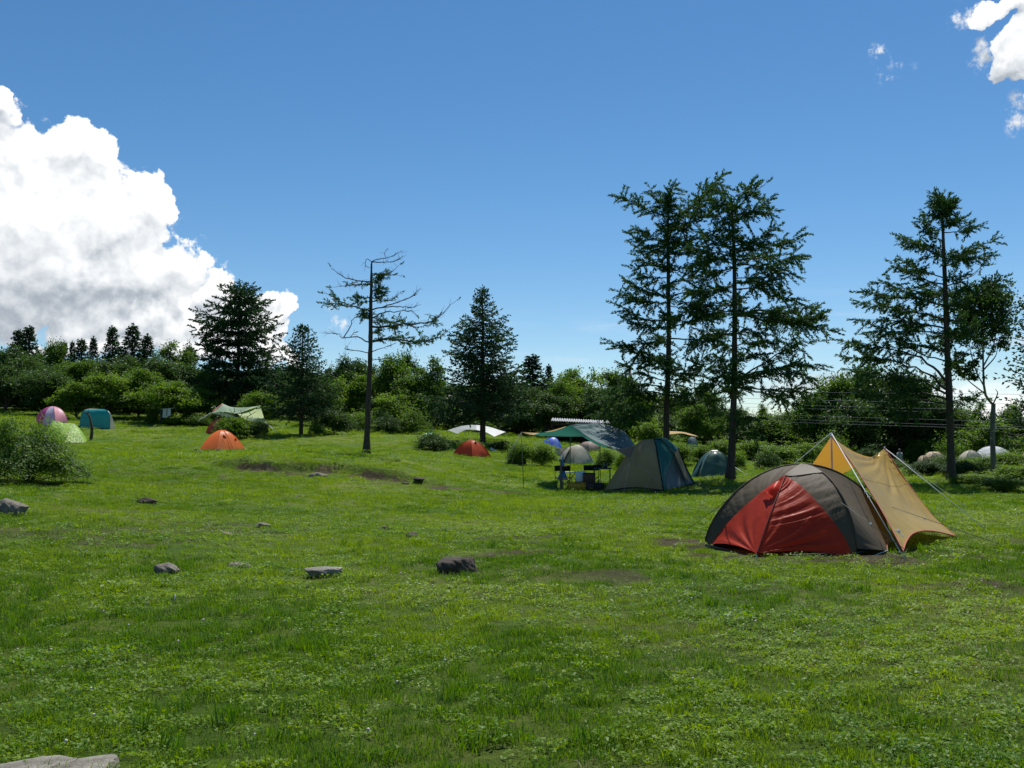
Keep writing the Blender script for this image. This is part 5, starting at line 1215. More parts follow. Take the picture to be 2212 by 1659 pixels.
def far_tarps():
    t = thing('sage_tarp', 'sage and yellow-green hexagonal tarp below the layered conifer', 'tarp', on_ground(515, 64))
    a, b = P(481, 872, 64), P(562, 876, 64.5); c, m, d, e = P(456, 892, 62.5), P(513, 893, 62), P(573, 912, 62), P(533, 908, 61.5)
    put('green_half', *patch(curve([a, P(500, 879, 64), P(530, 880, 64.2), b], 16), curve([c, P(487, 890, 62), m, P(540, 884, 63), b - (0, 0, .02)], 16), 10, 16, .05), M_sageA, t)
    put('yellow_half', *patch(np.array([P(545, 879, 64), P(556, 878, 64.3), b]), curve([m + (0, 0, -.02), e, d], 10), 10, 12, .0), M_sageB, t)
    put('lower_edge', *patch(curve([m + (.5, 0, -.35), P(545, 903, 61.8), P(571, 904, 62)], 10), curve([m + (.6, 0, -.45), e, d], 10), 5, 10), M_sageA, t)
    put('inner_light_cloth', *patch(np.array([c, P(490, 900, 62)]), np.array([P(490, 893, 62.3), P(515, 903, 62.4)]), 5, 5), M_white, t)
    for p, x, Y, r in ((c, 427, 63, .03), (d, 603, 60.5, .022)):
        q = P(x, 953, Y)[0]; guy(t, p, np.array([q, Y, gz(q, Y) + (.75 if x < 500 else 0)]), r=r)
    for p in (a, b): put('pole', *tube(np.array([np.array([p[0], p[1], gz(p[0], p[1])]), p]), .02, 6), M_alu, t)
    put('edging', *tube(curve([c, a], 6), .03, 4), M_trim, t)
    t = thing('white_tarp', 'white tarp stretched behind the dense conical conifer', 'tarp', on_ground(1030, 61))
    G = [P(967, 929, 60), P(1005, 919, 61), P(1047, 920, 61), P(1092, 933, 60)]; H = [P(988, 937, 59), P(1010, 928, 59.5), P(1045, 932, 59.5), P(1068, 943, 59)]
    put('panel', *patch(curve(G, 24)[:13], curve(H, 24)[:13], 8, 13), cloth('grey_white_sheet', (.42, .44, .40), .3), t)
    put('panel', *patch(curve(G, 24)[12:], curve(H, 24)[12:], 8, 12), M_white, t)
    for p in (G[1], G[2], G[0], G[3]): put('pole', *tube(np.array([np.array([p[0], p[1], gz(p[0], p[1])]), p]), .018, 6), M_alu, t)
    t = thing('tan_tarp', 'far tan tarp seen between the two tall larches', 'tarp', on_ground(1475, 60))
    G = [P(1440, 931, 62), P(1475, 933, 62), P(1502, 940, 62)]; H = [P(1440, 939, 60), P(1472, 936, 60), P(1490, 940, 60), P(1508, 943, 61)]
    put('panel', *patch(curve(G, 16), curve(H, 16), 6, 16), M_tanstrip, t)
    for p in (G[0], G[2]): put('pole', *tube(np.array([np.array([p[0], p[1], gz(p[0], p[1])]), p]), .02, 6), M_alu, t)
far_tarps()
dome_tent('grey dome tent just below the far tan tarp', [(1482, 59), (1494, 58.2), (1508, 59), (1495, 60)], (1495, 944, 59), [M_greymesh], a=.8, b=.9)

# ------------------------------------------------------------------ camp furniture under the green tarp
def chair(px, Y, label, rz):
    p = on_ground(px, Y); t = thing('camping_chair', label, 'chair', p, rz, 'black folding chairs under the green tarp')
    fr = plain('black_tube', (.015, .016, .018), .5); o = (0, 0, 0)
    w, d = .26, .22
    def bar(nm, pts, r=.012): put(nm, *tube(np.array(pts, float), r, 6), fr, t, origin=o)
    for s in (-1, 1):
        bar('back_post', [(s * w, d, 0), (s * w, d, .82)]); bar('front_leg', [(s * w, -d, 0), (s * w, -d, .42)])
        bar('side_rail', [(s * w, -d, .42), (s * w, d, .42)])
    for y in (-d, d):
        bar('cross_strut', [(-w, y, .02), (w, y, .42)], .010); bar('cross_strut', [(w, y, .02), (-w, y, .42)], .010)
    V, F = patch(np.array([(-w, -d, .43), (-w, d, .43)]), np.array([(w, -d, .43), (w, d, .43)]), 8, 6, .05); put('seat', V, F, M_black, t, origin=o)
    put('backrest', *box(0, d, .73, w * 2 + .04, .012, .19), M_black, t, False, origin=o)
chair(1217, 34.6, 'black folding chair standing left of the camp table, beside the blue parasol', .1)
chair(1277, 35.6, 'black folding chair standing behind the water jug and dark boxes', -.1)
def camp():
    p = on_ground(1236, 35.2); t = thing('camp_table', 'low pale-topped folding table between the two black chairs', 'table', p)
    o = (0, 0, 0); fr = plain('dark_grey_tube', (.03, .03, .03), .5)
    add_bevel(put('table_top', *box(0, 0, .58, .95, .5, .03), plain('pale_grey_laminate', (.42, .45, .46), .4), t, False, origin=o), .006)
    for x0, x1, y in ((-.4, .1, -.2), (.1, -.4, -.2), (-.1, .4, .2), (.4, -.1, .2)): put('leg', *tube(np.array([(x0, y, 0), (x1, y, .57)]), .012, 6), fr, t, origin=o)
    p = on_ground(1300, 35.8); t = thing('kitchen_table', 'dark blue-topped table carrying a cooking pot next to the family tent', 'table', p)
    add_bevel(put('table_top', *box(0, 0, .70, .62, .45, .05), plain('dark_blue_top', (.02, .07, .11), .45), t, False, origin=o), .008)
    for x in (-.28, .28):
        for y in (-.18, .18): put('leg', *tube(np.array([(x, y, 0), (x, y, .68)]), .013, 6), fr, t, origin=o)
    p2 = p + (.12, 0, .728); t = thing('cooking_pot', 'grey cooking pot standing on the dark blue-topped table', 'pot', p2)
    pb_ = put('pot_body', *tube(np.array([(0, 0, 0), (0, 0, .15)]), np.array([.085, .09]), 16), plain('dull_steel', (.12, .13, .12), .4, metal=.6), t, origin=o); put('lid', *tube(np.array([(0, 0, .15), (0, 0, .165), (0, 0, .18)]), np.array([.095, .06, .015]), 16), plain('pot_lid', (.10, .11, .10), .4, metal=.5), pb_, origin=o)
    t = thing('stove', 'black gas stove on the table left of the cooking pot', 'stove', p + (-.10, 0, .728)); put('stove_body', *box(0, 0, .04, .22, .2, .07), M_black, t, False, origin=o); put('burner', *tube(np.array([(0, 0, .075), (0, 0, .10)]), .06, 12), M_black, t, origin=o)
    # yellow crate
    p = on_ground(1245, 34.2); t = thing('plastic_crate', 'dark yellow plastic crate on the grass below the water jug', 'crate', p)
    ym = plain('yellow_plastic', (.42, .24, .015), .45, noise=.08)
    for nm, b in (('side_wall', box(0, -.17, .14, .60, .015, .27)), ('side_wall', box(0, .17, .14, .60, .015, .27)), ('end_wall', box(-.30, 0, .14, .015, .355, .27)), ('end_wall', box(.30, 0, .14, .015, .355, .27)), ('crate_floor', box(0, 0, .012, .58, .33, .015))):
        put(nm, *b, ym, t, False, origin=o)
    for z in (.05, .26): put('rim', *box(0, -.184, z, .63, .016, .025), ym, t, False, origin=o)
    for x in (-.15, 0, .15): put('rib', *box(x, -.184, .155, .02, .012, .18), ym, t, False, origin=o)
    # water jug on a box
    pj = on_ground(1253, 34.5); t = thing('box_stand', 'dark storage box hidden under the water jug', 'box', pj); add_bevel(put('box_body', *box(0, 0, .14, .34, .3, .28), M_black, t, False, origin=o), .01)
    pj = pj + (0, 0, .282); t = thing('water_jug', 'translucent white square water jug standing above the yellow crate', 'jug', pj)
    wm, nt, b, out = new_mat('milky_plastic'); b.inputs['Base Color'].default_value = (.50, .56, .60, 1); b.inputs['Roughness'].default_value = .35; b.inputs['Subsurface Weight'].default_value = .3
    jb_ = add_bevel(put('jug_body', *box(0, 0, .17, .31, .24, .34), wm, t, False, origin=o), .04, 3); put('cap', *tube(np.array([(-.08, 0, .34), (-.08, 0, .375)]), .03, 10), wm, jb_, origin=o); put('handle', *tube(curve([(0, 0, .34), (.03, 0, .38), (.09, 0, .38), (.12, 0, .34)], 8), .012, 6), wm, jb_, origin=o)
    # dark boxes
    for px, Y, sx, sz, lab in ((1271, 34.4, .36, .30, 'dark brown cool box on the grass right of the yellow crate'), (1290, 34.6, .44, .26, 'black storage box on the grass nearest the family tent')):
        p = on_ground(px, Y); t = thing('storage_box', lab, 'box', p); m = plain('dark_box', (.028, .017, .012) if sz == .30 else (.012, .014, .014), .5)
        add_bevel(put('box_body', *box(0, 0, sz * .43, sx, .32, sz * .86), m, t, False, origin=o), .012); add_bevel(put('lid', *box(0, 0, sz * .93, sx + .02, .34, sz * .12), m, t, False, origin=o), .01)
    p = on_ground(1272, 34.4) + (0, 0, .298); t = thing('storage_box', 'dark brown wooden box stacked on the cool box', 'box', p); bm = plain('brown_box', (.05, .022, .012), .6)
    add_bevel(put('box_body', *box(.0, 0, .14, .42, .30, .28), bm, t, False, origin=o), .01); add_bevel(put('lid', *box(0, 0, .295, .43, .31, .03), M_black, t, False, origin=o), .006)
    # closed blue parasol and wooden post
    p = on_ground(1216, 35.0); t = thing('closed_parasol', 'closed blue beach parasol standing behind the left chair', 'parasol', p)
    bl = cloth('blue_parasol_cloth', (.06, .24, .50), .3, .7, .1)
    put('pole', *tube(np.array([(0, 0, 0), (0, 0, 1.25)]), .015, 6), M_alu, t, origin=o)
    put('canopy', *tube(curve([(-.02, 0, .32), (-.01, 0, .5), (0, 0, .8), (0, 0, 1.22)], 12), np.array([.16, .175, .165, .14, .11, .085, .07, .06, .05, .035, .02, .008]), 10), bl, t, origin=o)
    p = on_ground(1212, 34.3); t = thing('wooden_post', 'grey wooden post in the shade beside the left chair', 'post', p); put('post_shaft', *tube(np.array([(0, 0, -.05), (0, 0, .30), (0, 0, 1.0)]), np.array([.05, .045, .035]), 9), M_deadwood, t, origin=o)
    # open parasol
    p = on_ground(1200, 50.6); t = thing('parasol', 'tilted blue parasol with paler blue panels above the bright bushes', 'parasol', p)
    top = P(1199, 945, 50.6); rad = .52; n = 8; tilt = Matrix.Rotation(.35, 3, 'Y')
    for i in range(n):
        a0, a1 = 2 * np.pi * i / n, 2 * np.pi * (i + 1) / n; k = np.linspace(0, 1, 8)
        prof = np.stack([k * rad, 0 * k, -.42 * k ** 1.9], 1)
        def rot(a): q = prof.copy(); q[:, 0], q[:, 1] = prof[:, 0] * math.cos(a), prof[:, 0] * math.sin(a); return np.array([list(tilt @ Vector(v)) for v in q]) + top
        put('canopy_panel', *patch(rot(a0), rot(a1), 5, 8), M_blue if i % 3 else cloth('pale_blue_nylon', (.25, .35, .75), .3), t)
    put('pole', *tube(np.array([p, top]), .02, 6), M_alu, t)
    t = thing('folding_screen', 'beige cloth windbreak hanging under the blue parasol', 'windbreak', on_ground(1210, 50.2))
    put('cloth', *patch(np.array([P(1199, 969, 50.2), P(1225, 968, 50.3)]), np.array([P(1203, 984, 50.1), P(1222, 987, 50.2)]), 6, 8, 0, (0, .05, 0), lambda u, v: .02 * (vnoise(u * 4, v * 4, 2) - .5)), cloth('brownish_cream', (.36, .29, .22), .3), t)
    for x in (1201, 1224): q = P(x, 969, 50.2); put('pole', *tube(np.array([np.array([q[0], q[1], gz(q[0], q[1])]), q]), .015, 5), M_alu, t)
camp()

# ------------------------------------------------------------------ hut, wires, small things
def hut():
    Y = 61; g = P(1255, 953, Y); z0 = gz(g[0], Y)
    t = thing('tin_roof_hut', 'open hut with a corrugated tin roof behind the green tarp', 'hut', (g[0], Y, z0))
    a, b = P(1190, 905, Y), P(1318, 911, Y); hh = a[2]
    rm = plain('weathered_tin', (.28, .29, .30), .6, .3, .25, 3, metal=.2); wm = bark_mat('dark_boards', (.02, .016, .012), (.06, .045, .035))
    n = 24
    for i in range(n):
        f = (i + .5) / n; c = a * (1 - f) + b * f; w = (b[0] - a[0]) / n
        V = np.array([[c[0] - w / 2, Y - .1, c[2] - .14], [c[0] + w * .1, Y - .1, c[2] - .14 + .07], [c[0] + w / 2, Y - .1, c[2] - .14], [c[0] - w / 2 + .15, Y + 2.6, c[2] + .08], [c[0] + w * .1 + .15, Y + 2.6, c[2] + .15], [c[0] + w / 2 + .15, Y + 2.6, c[2] + .08]])
        put('roof_sheet', V, [[0, 1, 4, 3], [1, 2, 5, 4]], rm, t, False)
    put('fascia', *box((a[0] + b[0]) / 2, Y - .12, (a[2] + b[2]) / 2 - .26, b[0] - a[0], .05, .12), wm, t, False)
    put('back_wall', *box((a[0] + b[0]) / 2, Y + 2.4, z0 + (hh - z0) / 2 - .2, b[0] - a[0] - .3, .08, hh - z0 - .1), wm, t, False)
    for f in (.03, .35, .66, .97):
        x = a[0] * (1 - f) + b[0] * f; put('post', *tube(np.array([(x, Y, z0 - .2), (x, Y, hh - .2)]), .06, 6), wm, t)
    for k in range(2): put('side_wall', *box(a[0] + .2 if k == 0 else b[0] - .2, Y + 1.3, z0 + (hh - z0) / 2 - .2, .07, 2.2, hh - z0 - .2), wm, t, False)
hut()
def wires():
    x0, Y0 = P(1362, 953, 92)[0], 92.0
    z0 = gz(x0, Y0); top = P(1362, 796, Y0)[2]
    t = thing('utility_pole', 'thin grey utility pole rising behind the trees left of the left larch', 'pole', (x0, Y0, z0))
    put('pole_shaft', *tube(np.array([(x0, Y0, z0 - .3), (x0, Y0, top)]), np.array([.17, .11]), 8), M_greybark, t)
    put('crossarm', *box(x0, Y0, top - .5, 1.8, .1, .1, .5), M_deadwood, t, False); put('crossarm', *box(x0, Y0, top - 1.3, 1.8, .1, .1, .5), M_deadwood, t, False)
    wm = plain('pale_cable', (.20, .21, .22), .5)
    names = ['highest thin power cable crossing the sky at the right', 'second power cable from the top, with small clips along it', 'third power cable from the top at the right', 'fourth power cable from the top, close under the third', 'fifth power cable from the top at the right', 'sixth power cable from the top, low over the trees', 'lowest power cable at the right, just above the sixth tree tops']
    yl = [838, 851, 861, 869, 881, 889, 896]; yr = [852, 874, 888, 894, 913, 924, 929]
    for i, (a, b, nm) in enumerate(zip(yl, yr, names)):
        pa = P(1362, a, 92); pb = P(2260, b, 47); pc = P(2700, b + 6, 36)
        pts = [pa + (pb - pa) * f - np.array([0, 0, .35 * math.sin(math.pi * f)]) * .3 for f in np.linspace(0, 1, 24)] + [pc]
        V, F = tube(np.array(pts), .008 if i != 1 else .011, 5)
        o = put('power_cable', V, F, wm, None, origin=pa); tag(o, nm, 'cable', 'power cables at the right')
wires()
def small_things():
    # laundry by the little tree
    t = thing('laundry', 'white cloths hung on a line at the little tree with the double trunk', 'laundry', on_ground(358, 69.5))
    a, b = P(352, 883, 69.5), P(368, 882, 69.5)
    put('line', *tube(np.array([P(346, 884, 69.5), P(380, 881, 69.6)]), .012, 4), M_rope, t)
    put('towel', *patch(np.array([a, a + (.26, 0, 0)]), np.array([a - (.03, 0, .62), a + (.24, 0, -.60)]), 6, 6, 0, (0, .05, 0)), M_white, t)
    put('towel', *patch(np.array([a + (.31, 0, .02), b + (.02, 0, 0)]), np.array([a + (.29, 0, -.60), b + (.04, 0, -.45)]), 6, 6, 0, (0, .05, 0)), M_white, t)
    for x in (347, 380): q = P(x, 883, 69.5); put('post', *tube(np.array([np.array([q[0], q[1], gz(q[0], q[1])]), q]), .02, 5), M_deadwood, t)
    # dead sapling in front of the turquoise tent
    t = thing('dead_sapling', 'dark crooked dead sapling in front of the turquoise tent', 'tree', on_ground(196, 56))
    q = lambda x, y: P(x * .2145, 643.8 + y * .2145, 56)
    b = t.location; bz = np.array(b)
    put('trunk', *tube(curve([bz - (0, 0, .1), q(925, 1330), q(912, 1240), q(895, 1180), q(850, 1145)], 14), np.linspace(.10, .03, 14), 7), M_bark, t)
    put('branch', *tube(curve([q(905, 1215), q(885, 1170), q(892, 1130)], 8), np.linspace(.05, .015, 8), 5), M_bark, t); put('branch', *tube(curve([q(925, 1320), q(945, 1310)], 4), np.linspace(.05, .02, 4), 5), M_bark, t)
    # bare branches over the fern-like bush
    t = thing('bare_shrub', 'leafless forked shrub sticking out above the fern-like bush before the sage tarp', 'shrub', on_ground(520, 58))
    w = lambda x, y: P(257.5 + x * .2206, 677.7 + y * .2206, 58)
    for ln in ([(1130, 1040), (1110, 985), (1080, 930)], [(1110, 985), (1130, 950), (1125, 920)], [(1040, 1010), (990, 975), (975, 950)], [(1180, 1030), (1200, 985), (1185, 940)], [(1250, 1030), (1290, 990), (1335, 960)], [(1290, 990), (1270, 960)], [(1200, 985), (1230, 950)]):
        pts = [w(*p) for p in ln]
        if ln[0] in ((1130, 1040), (1040, 1010), (1180, 1030), (1250, 1030)): pts = [np.array([pts[0][0], 58, gz(pts[0][0], 58)])] + pts
        put('branch', *tube(curve(pts, 10), np.linspace(.03, .012, 10), 5), M_deadwood, t)
    # turquoise plastic bundle, pale cloth, white scrap
    t = thing('plastic_bundle', 'crumpled turquoise and white plastic sheet on the ground left of the white tarp', 'sheet', on_ground(928, 64))
    c = P(928, 938, 64); put('crumpled_sheet', *patch(np.array([c + (-.45, -.1, -.1), c + (.45, -.1, -.12)]), np.array([c + (-.42, .3, .1), c + (.42, .3, .08)]), 14, 18, 0, None, lambda u, v: .12 * (vnoise(u * 6, v * 8, 2) - .5)), cloth('pale_turquoise_plastic', (.15, .50, .46), .4, .25, .8), t)
    t = thing('cloth_bundle', 'grey-white cloth leaning in the shade right of the dense conifer trunk', 'cloth', on_ground(1068, 52))
    c = P(1060, 966, 52); d = P(1077, 976, 52); put('cloth', *patch(np.array([c, d]), np.array([c + (-.05, -.1, -.12), d + (0, -.1, -.1)]), 5, 8), M_white, t)
    o = put('white_scrap', *box(0, 0, 0, .34, .10, .025), M_white, None, False, origin=(0, 0, 0)); pp = on_ground(236, 50); o.location = pp + (0, 0, .05); tag(o, 'long white scrap lying on the slope right of the near bush', 'litter')
    o = put('white_scrap', *box(0, 0, 0, .012, .008, .05), M_white, None, False, origin=(0, 0, 0)); x = P(384, 953, 9.2)[0]; o.location = (x, 9.2, gz(x, 9.2) + .08); o.rotation_euler = (.1, .15, 0); tag(o, 'tiny white scrap standing in the near grass at the left', 'litter')
small_things()

def person():
    p = on_ground(1943, 60); H = P(1943, 970, 60)[2] - p[2]; k = H / 1.70
    t = thing('person', 'person in a grey shirt standing among the bushes beyond the tan tarp', 'person', p, 0.5); t.scale = (k, k, k)
    J = [(0, 0, .92), (0, 0, 1.15), (0, 0, 1.38), (0, 0, 1.47), (0, .01, 1.58), (-.20, 0, 1.38), (-.25, .02, 1.10), (-.22, -.10, .88), (.20, 0, 1.38), (.25, .02, 1.10), (.22, -.10, .88), (-.10, 0, .88), (-.11, -.02, .48), (-.11, .02, .08), (-.11, -.12, .04), (.10, 0, .88), (.11, 0, .48), (.11, .04, .08), (.11, -.10, .04), (0, 0, 1.66)]
    E = [(0, 1), (1, 2), (2, 3), (3, 4), (2, 5), (5, 6), (6, 7), (2, 8), (8, 9), (9, 10), (0, 11), (11, 12), (12, 13), (13, 14), (0, 15), (15, 16), (16, 17), (17, 18), (4, 19)]
    Rr = [(.15, .11), (.14, .10), (.15, .10), (.055, .055), (.085, .10), (.06, .06), (.045, .045), (.03, .025), (.06, .06), (.045, .045), (.03, .025), (.09, .09), (.06, .06), (.045, .045), (.04, .03), (.09, .09), (.06, .06), (.045, .045), (.04, .03), (.07, .08)]
    me = bpy.data.meshes.new('body'); me.from_pydata(J, E, []); skin = plain('skin', (.42, .25, .17), .5); me.materials.append(skin)
    o = link('body', me, t); sk = o.modifiers.new('skin', 'SKIN'); sk.use_smooth_shade = True
    for i, rr_ in enumerate(Rr): me.skin_vertices[0].data[i].radius = rr_
    me.skin_vertices[0].data[0].use_root = True
    ss = o.modifiers.new('sub', 'SUBSURF'); ss.levels = 1; ss.render_levels = 1
    z = (0, 0, 0)
    put('shirt', *tube(np.array([(0, 0, .86), (0, 0, 1.0), (0, 0, 1.2), (0, 0, 1.36), (0, 0, 1.44)]), np.array([.175, .17, .17, .19, .08]), 12), plain('grey_shirt', (.30, .31, .33), .8), t, origin=z)
    for s in (-1, 1): put('sleeve', *tube(np.array([(s * .15, 0, 1.40), (s * .22, 0, 1.34), (s * .25, .02, 1.15)]), np.array([.075, .075, .065]), 8), plain('grey_shirt', (.30, .31, .33), .8), t, origin=z)
    for s in (-1, 1): put('trouser_leg', *tube(np.array([(s * .08, 0, .92), (s * .11, -.01, .5), (s * .11, .02, .1)]), np.array([.115, .085, .07]), 8), plain('dark_trousers', (.03, .03, .04), .8), t, origin=z)
    th = np.linspace(0, np.pi * .62, 7); put('hair', *tube(np.stack([0 * th, .02 + 0 * th, 1.60 + .115 * np.cos(th)], 1), .112 * np.sin(th) + .004, 12), plain('black_hair', (.012, .01, .009), .6), t, origin=z)
person()

# ------------------------------------------------------------------ rocks and logs
def stone_mat(name, a, b_, c_):
    m, nt, b, out = new_mat(name)
    tc = N(nt, 'ShaderNodeTexCoord'); n1 = N(nt, 'ShaderNodeTexNoise', i_Scale=9.0, i_Detail=9.0, i_Roughness=0.78); L(nt, tc.outputs['Object'], n1.inputs['Vector'])
    n2 = N(nt, 'ShaderNodeTexVoronoi', i_Scale=9.0); L(nt, tc.outputs['Object'], n2.inputs['Vector'])
    L(nt, ramp(nt, n1.outputs[0], [(0.32, a), (0.55, b_), (0.72, c_)]), b.inputs['Base Color']); b.inputs['Roughness'].default_value = .85; b.inputs['Specular IOR Level'].default_value = .25
    bp = N(nt, 'ShaderNodeBump', i_Strength=.7, i_Distance=.02); L(nt, M(nt, 'ADD', n1.outputs[0], M(nt, 'MULTIPLY', n2.outputs['Distance'], .4)), bp.inputs['Height']); L(nt, bp.outputs[0], b.inputs['Normal'])
    return m
M_stoneL = stone_mat('pale_stone', (.09, .08, .06), (.23, .21, .175), (.40, .37, .32)); M_stoneM = stone_mat('grey_brown_stone', (.09, .075, .06), (.19, .165, .135), (.30, .27, .23)); M_stoneD = stone_mat('dark_stone', (.034, .027, .022), (.072, .056, .044), (.13, .105, .085))
def rock(name, label, px, Y, sx, sy, sz, seed, m, sink=.35, rz=0., flat=.0, rough=.38):
    bm = bmesh.new(); bmesh.ops.create_icosphere(bm, subdivisions=5, radius=.5)
    r = np.random.default_rng(seed); V = np.array([v.co for v in bm.verts]); F = [[v.index for v in f.verts] for f in bm.faces]; bm.free()
    planes = unit(r.normal(size=(11, 3)))
    for p in planes:
        lim = r.uniform(.30, .44); d = V @ p; V = V - np.outer(np.clip(d - lim, 0, None) * .85, p)
    V = V * (1 + rough * (fbm(V[:, 0] * 4 + V[:, 2] * 3, V[:, 1] * 4 - V[:, 2] * 2 + seed, seed, 5)[:, None] - .5) + .10 * (fbm(V[:, 0] * 14 + V[:, 2] * 9, V[:, 1] * 14 - V[:, 2] * 11 + seed, seed + 3, 4)[:, None] - .5))
    if flat: V[:, 2] = np.where(V[:, 2] > flat, flat + (V[:, 2] - flat) * .25, V[:, 2])
    V = V * (sx, sy, sz) * 1.15
    x = P(px, 953, Y)[0]; me = np_mesh(name, V, F, [m], None, True); o = link(name, me); o.location = (x, Y, gz(x, Y) + sz * (.5 - sink)); o.rotation_euler = (0, 0, rz)
    return tag(o, label, 'rock', 'rocks lying in the grass')
rock('rock', 'rounded grey boulder sunk in the grass at the left edge', 28, 16.6, .56, .42, .34, 1, M_stoneM, .30)
rock('rock', 'low dark flat rock in the grass right of the left-edge boulder', 319, 20.3, .36, .25, .15, 2, M_stoneD, .25)
rock('rock', 'pale flat-topped stone with a shaded undercut in the left foreground', 702, 11.15, .40, .28, .16, 3, M_stoneL, .12, .1, .15)
rock('rock', 'chunky dark boulder in the middle foreground', 988, 11.35, .44, .36, .27, 4, M_stoneD, .30, .4)
rock('rock', 'grey slanted stone half buried among leaves left of the pale stone', 362, 11.3, .26, .26, .17, 5, M_stoneM, .35, .6)
rock('rock', 'flush brownish stone just left of the pale stone', 515, 11.9, .33, .22, .09, 6, M_stoneM, .45)
rock('rock', 'small flat grey stone upslope of the pale stone', 568, 17.1, .26, .2, .11, 7, M_stoneM, .35, .3)
rock('rock', 'small flat brown stone between the other small stones', 490, 15.5, .22, .2, .09, 8, M_stoneM, .4)
rock('rock', 'small brown stone upslope of the dark boulder', 890, 15.9, .17, .15, .11, 9, M_stoneD, .3)
rock('rock', 'tiny brown stone left of the small brown one', 833, 17.3, .14, .12, .08, 10, M_stoneD, .3)
rock('rock', 'dark rock beside the left corner of the orange tent', 428, 47, .42, .4, .22, 11, M_stoneD, .3)
rock('rock', 'dark round rock in front of the orange tent', 474, 44.5, .46, .4, .26, 12, M_stoneD, .3)
rock('rock', 'pale lump of rock at the right end of the eroded bank', 690, 30.4, .55, .35, .2, 13, M_stoneM, .4)
rock('rock', 'dark stone at the eroded bank, far right of it', 905, 31.5, .35, .3, .12, 14, M_stoneD, .35)
rock('rock', 'dark stone in the worn patch right of the eroded bank', 875, 31.0, .3, .25, .1, 15, M_stoneD, .35)
rock('rock', 'long pale rock slab cut off by the bottom left picture corner', 200, 4.68, .34, .22, .11, 16, M_stoneL, .42, .35, .2, .6)
rock('rock', 'left end of the pale rock slab in the bottom corner', 95, 4.66, .34, .25, .10, 18, M_stoneL, .35, .1, .2, .6)
rock('rock', 'small flat dark slab in the grass behind the camp table', 1323, 42.5, .25, .25, .07, 17, M_stoneD, .3)
def log():
    p = on_ground(1117, 46); t = thing('log', 'cut dark log lying in the grass in the middle distance', 'log', p, .12)
    put('bark_body', *tube(np.array([(-.42, 0, .10), (0, .01, .11), (.42, 0, .12)]), np.array([.125, .11, .09]), 12), M_bark, t, origin=(0, 0, 0))
    put('cut_end', *tube(np.array([(-.425, 0, .10), (-.43, 0, .10)]), .105, 12), M_deadwood, t, origin=(0, 0, 0))
log()
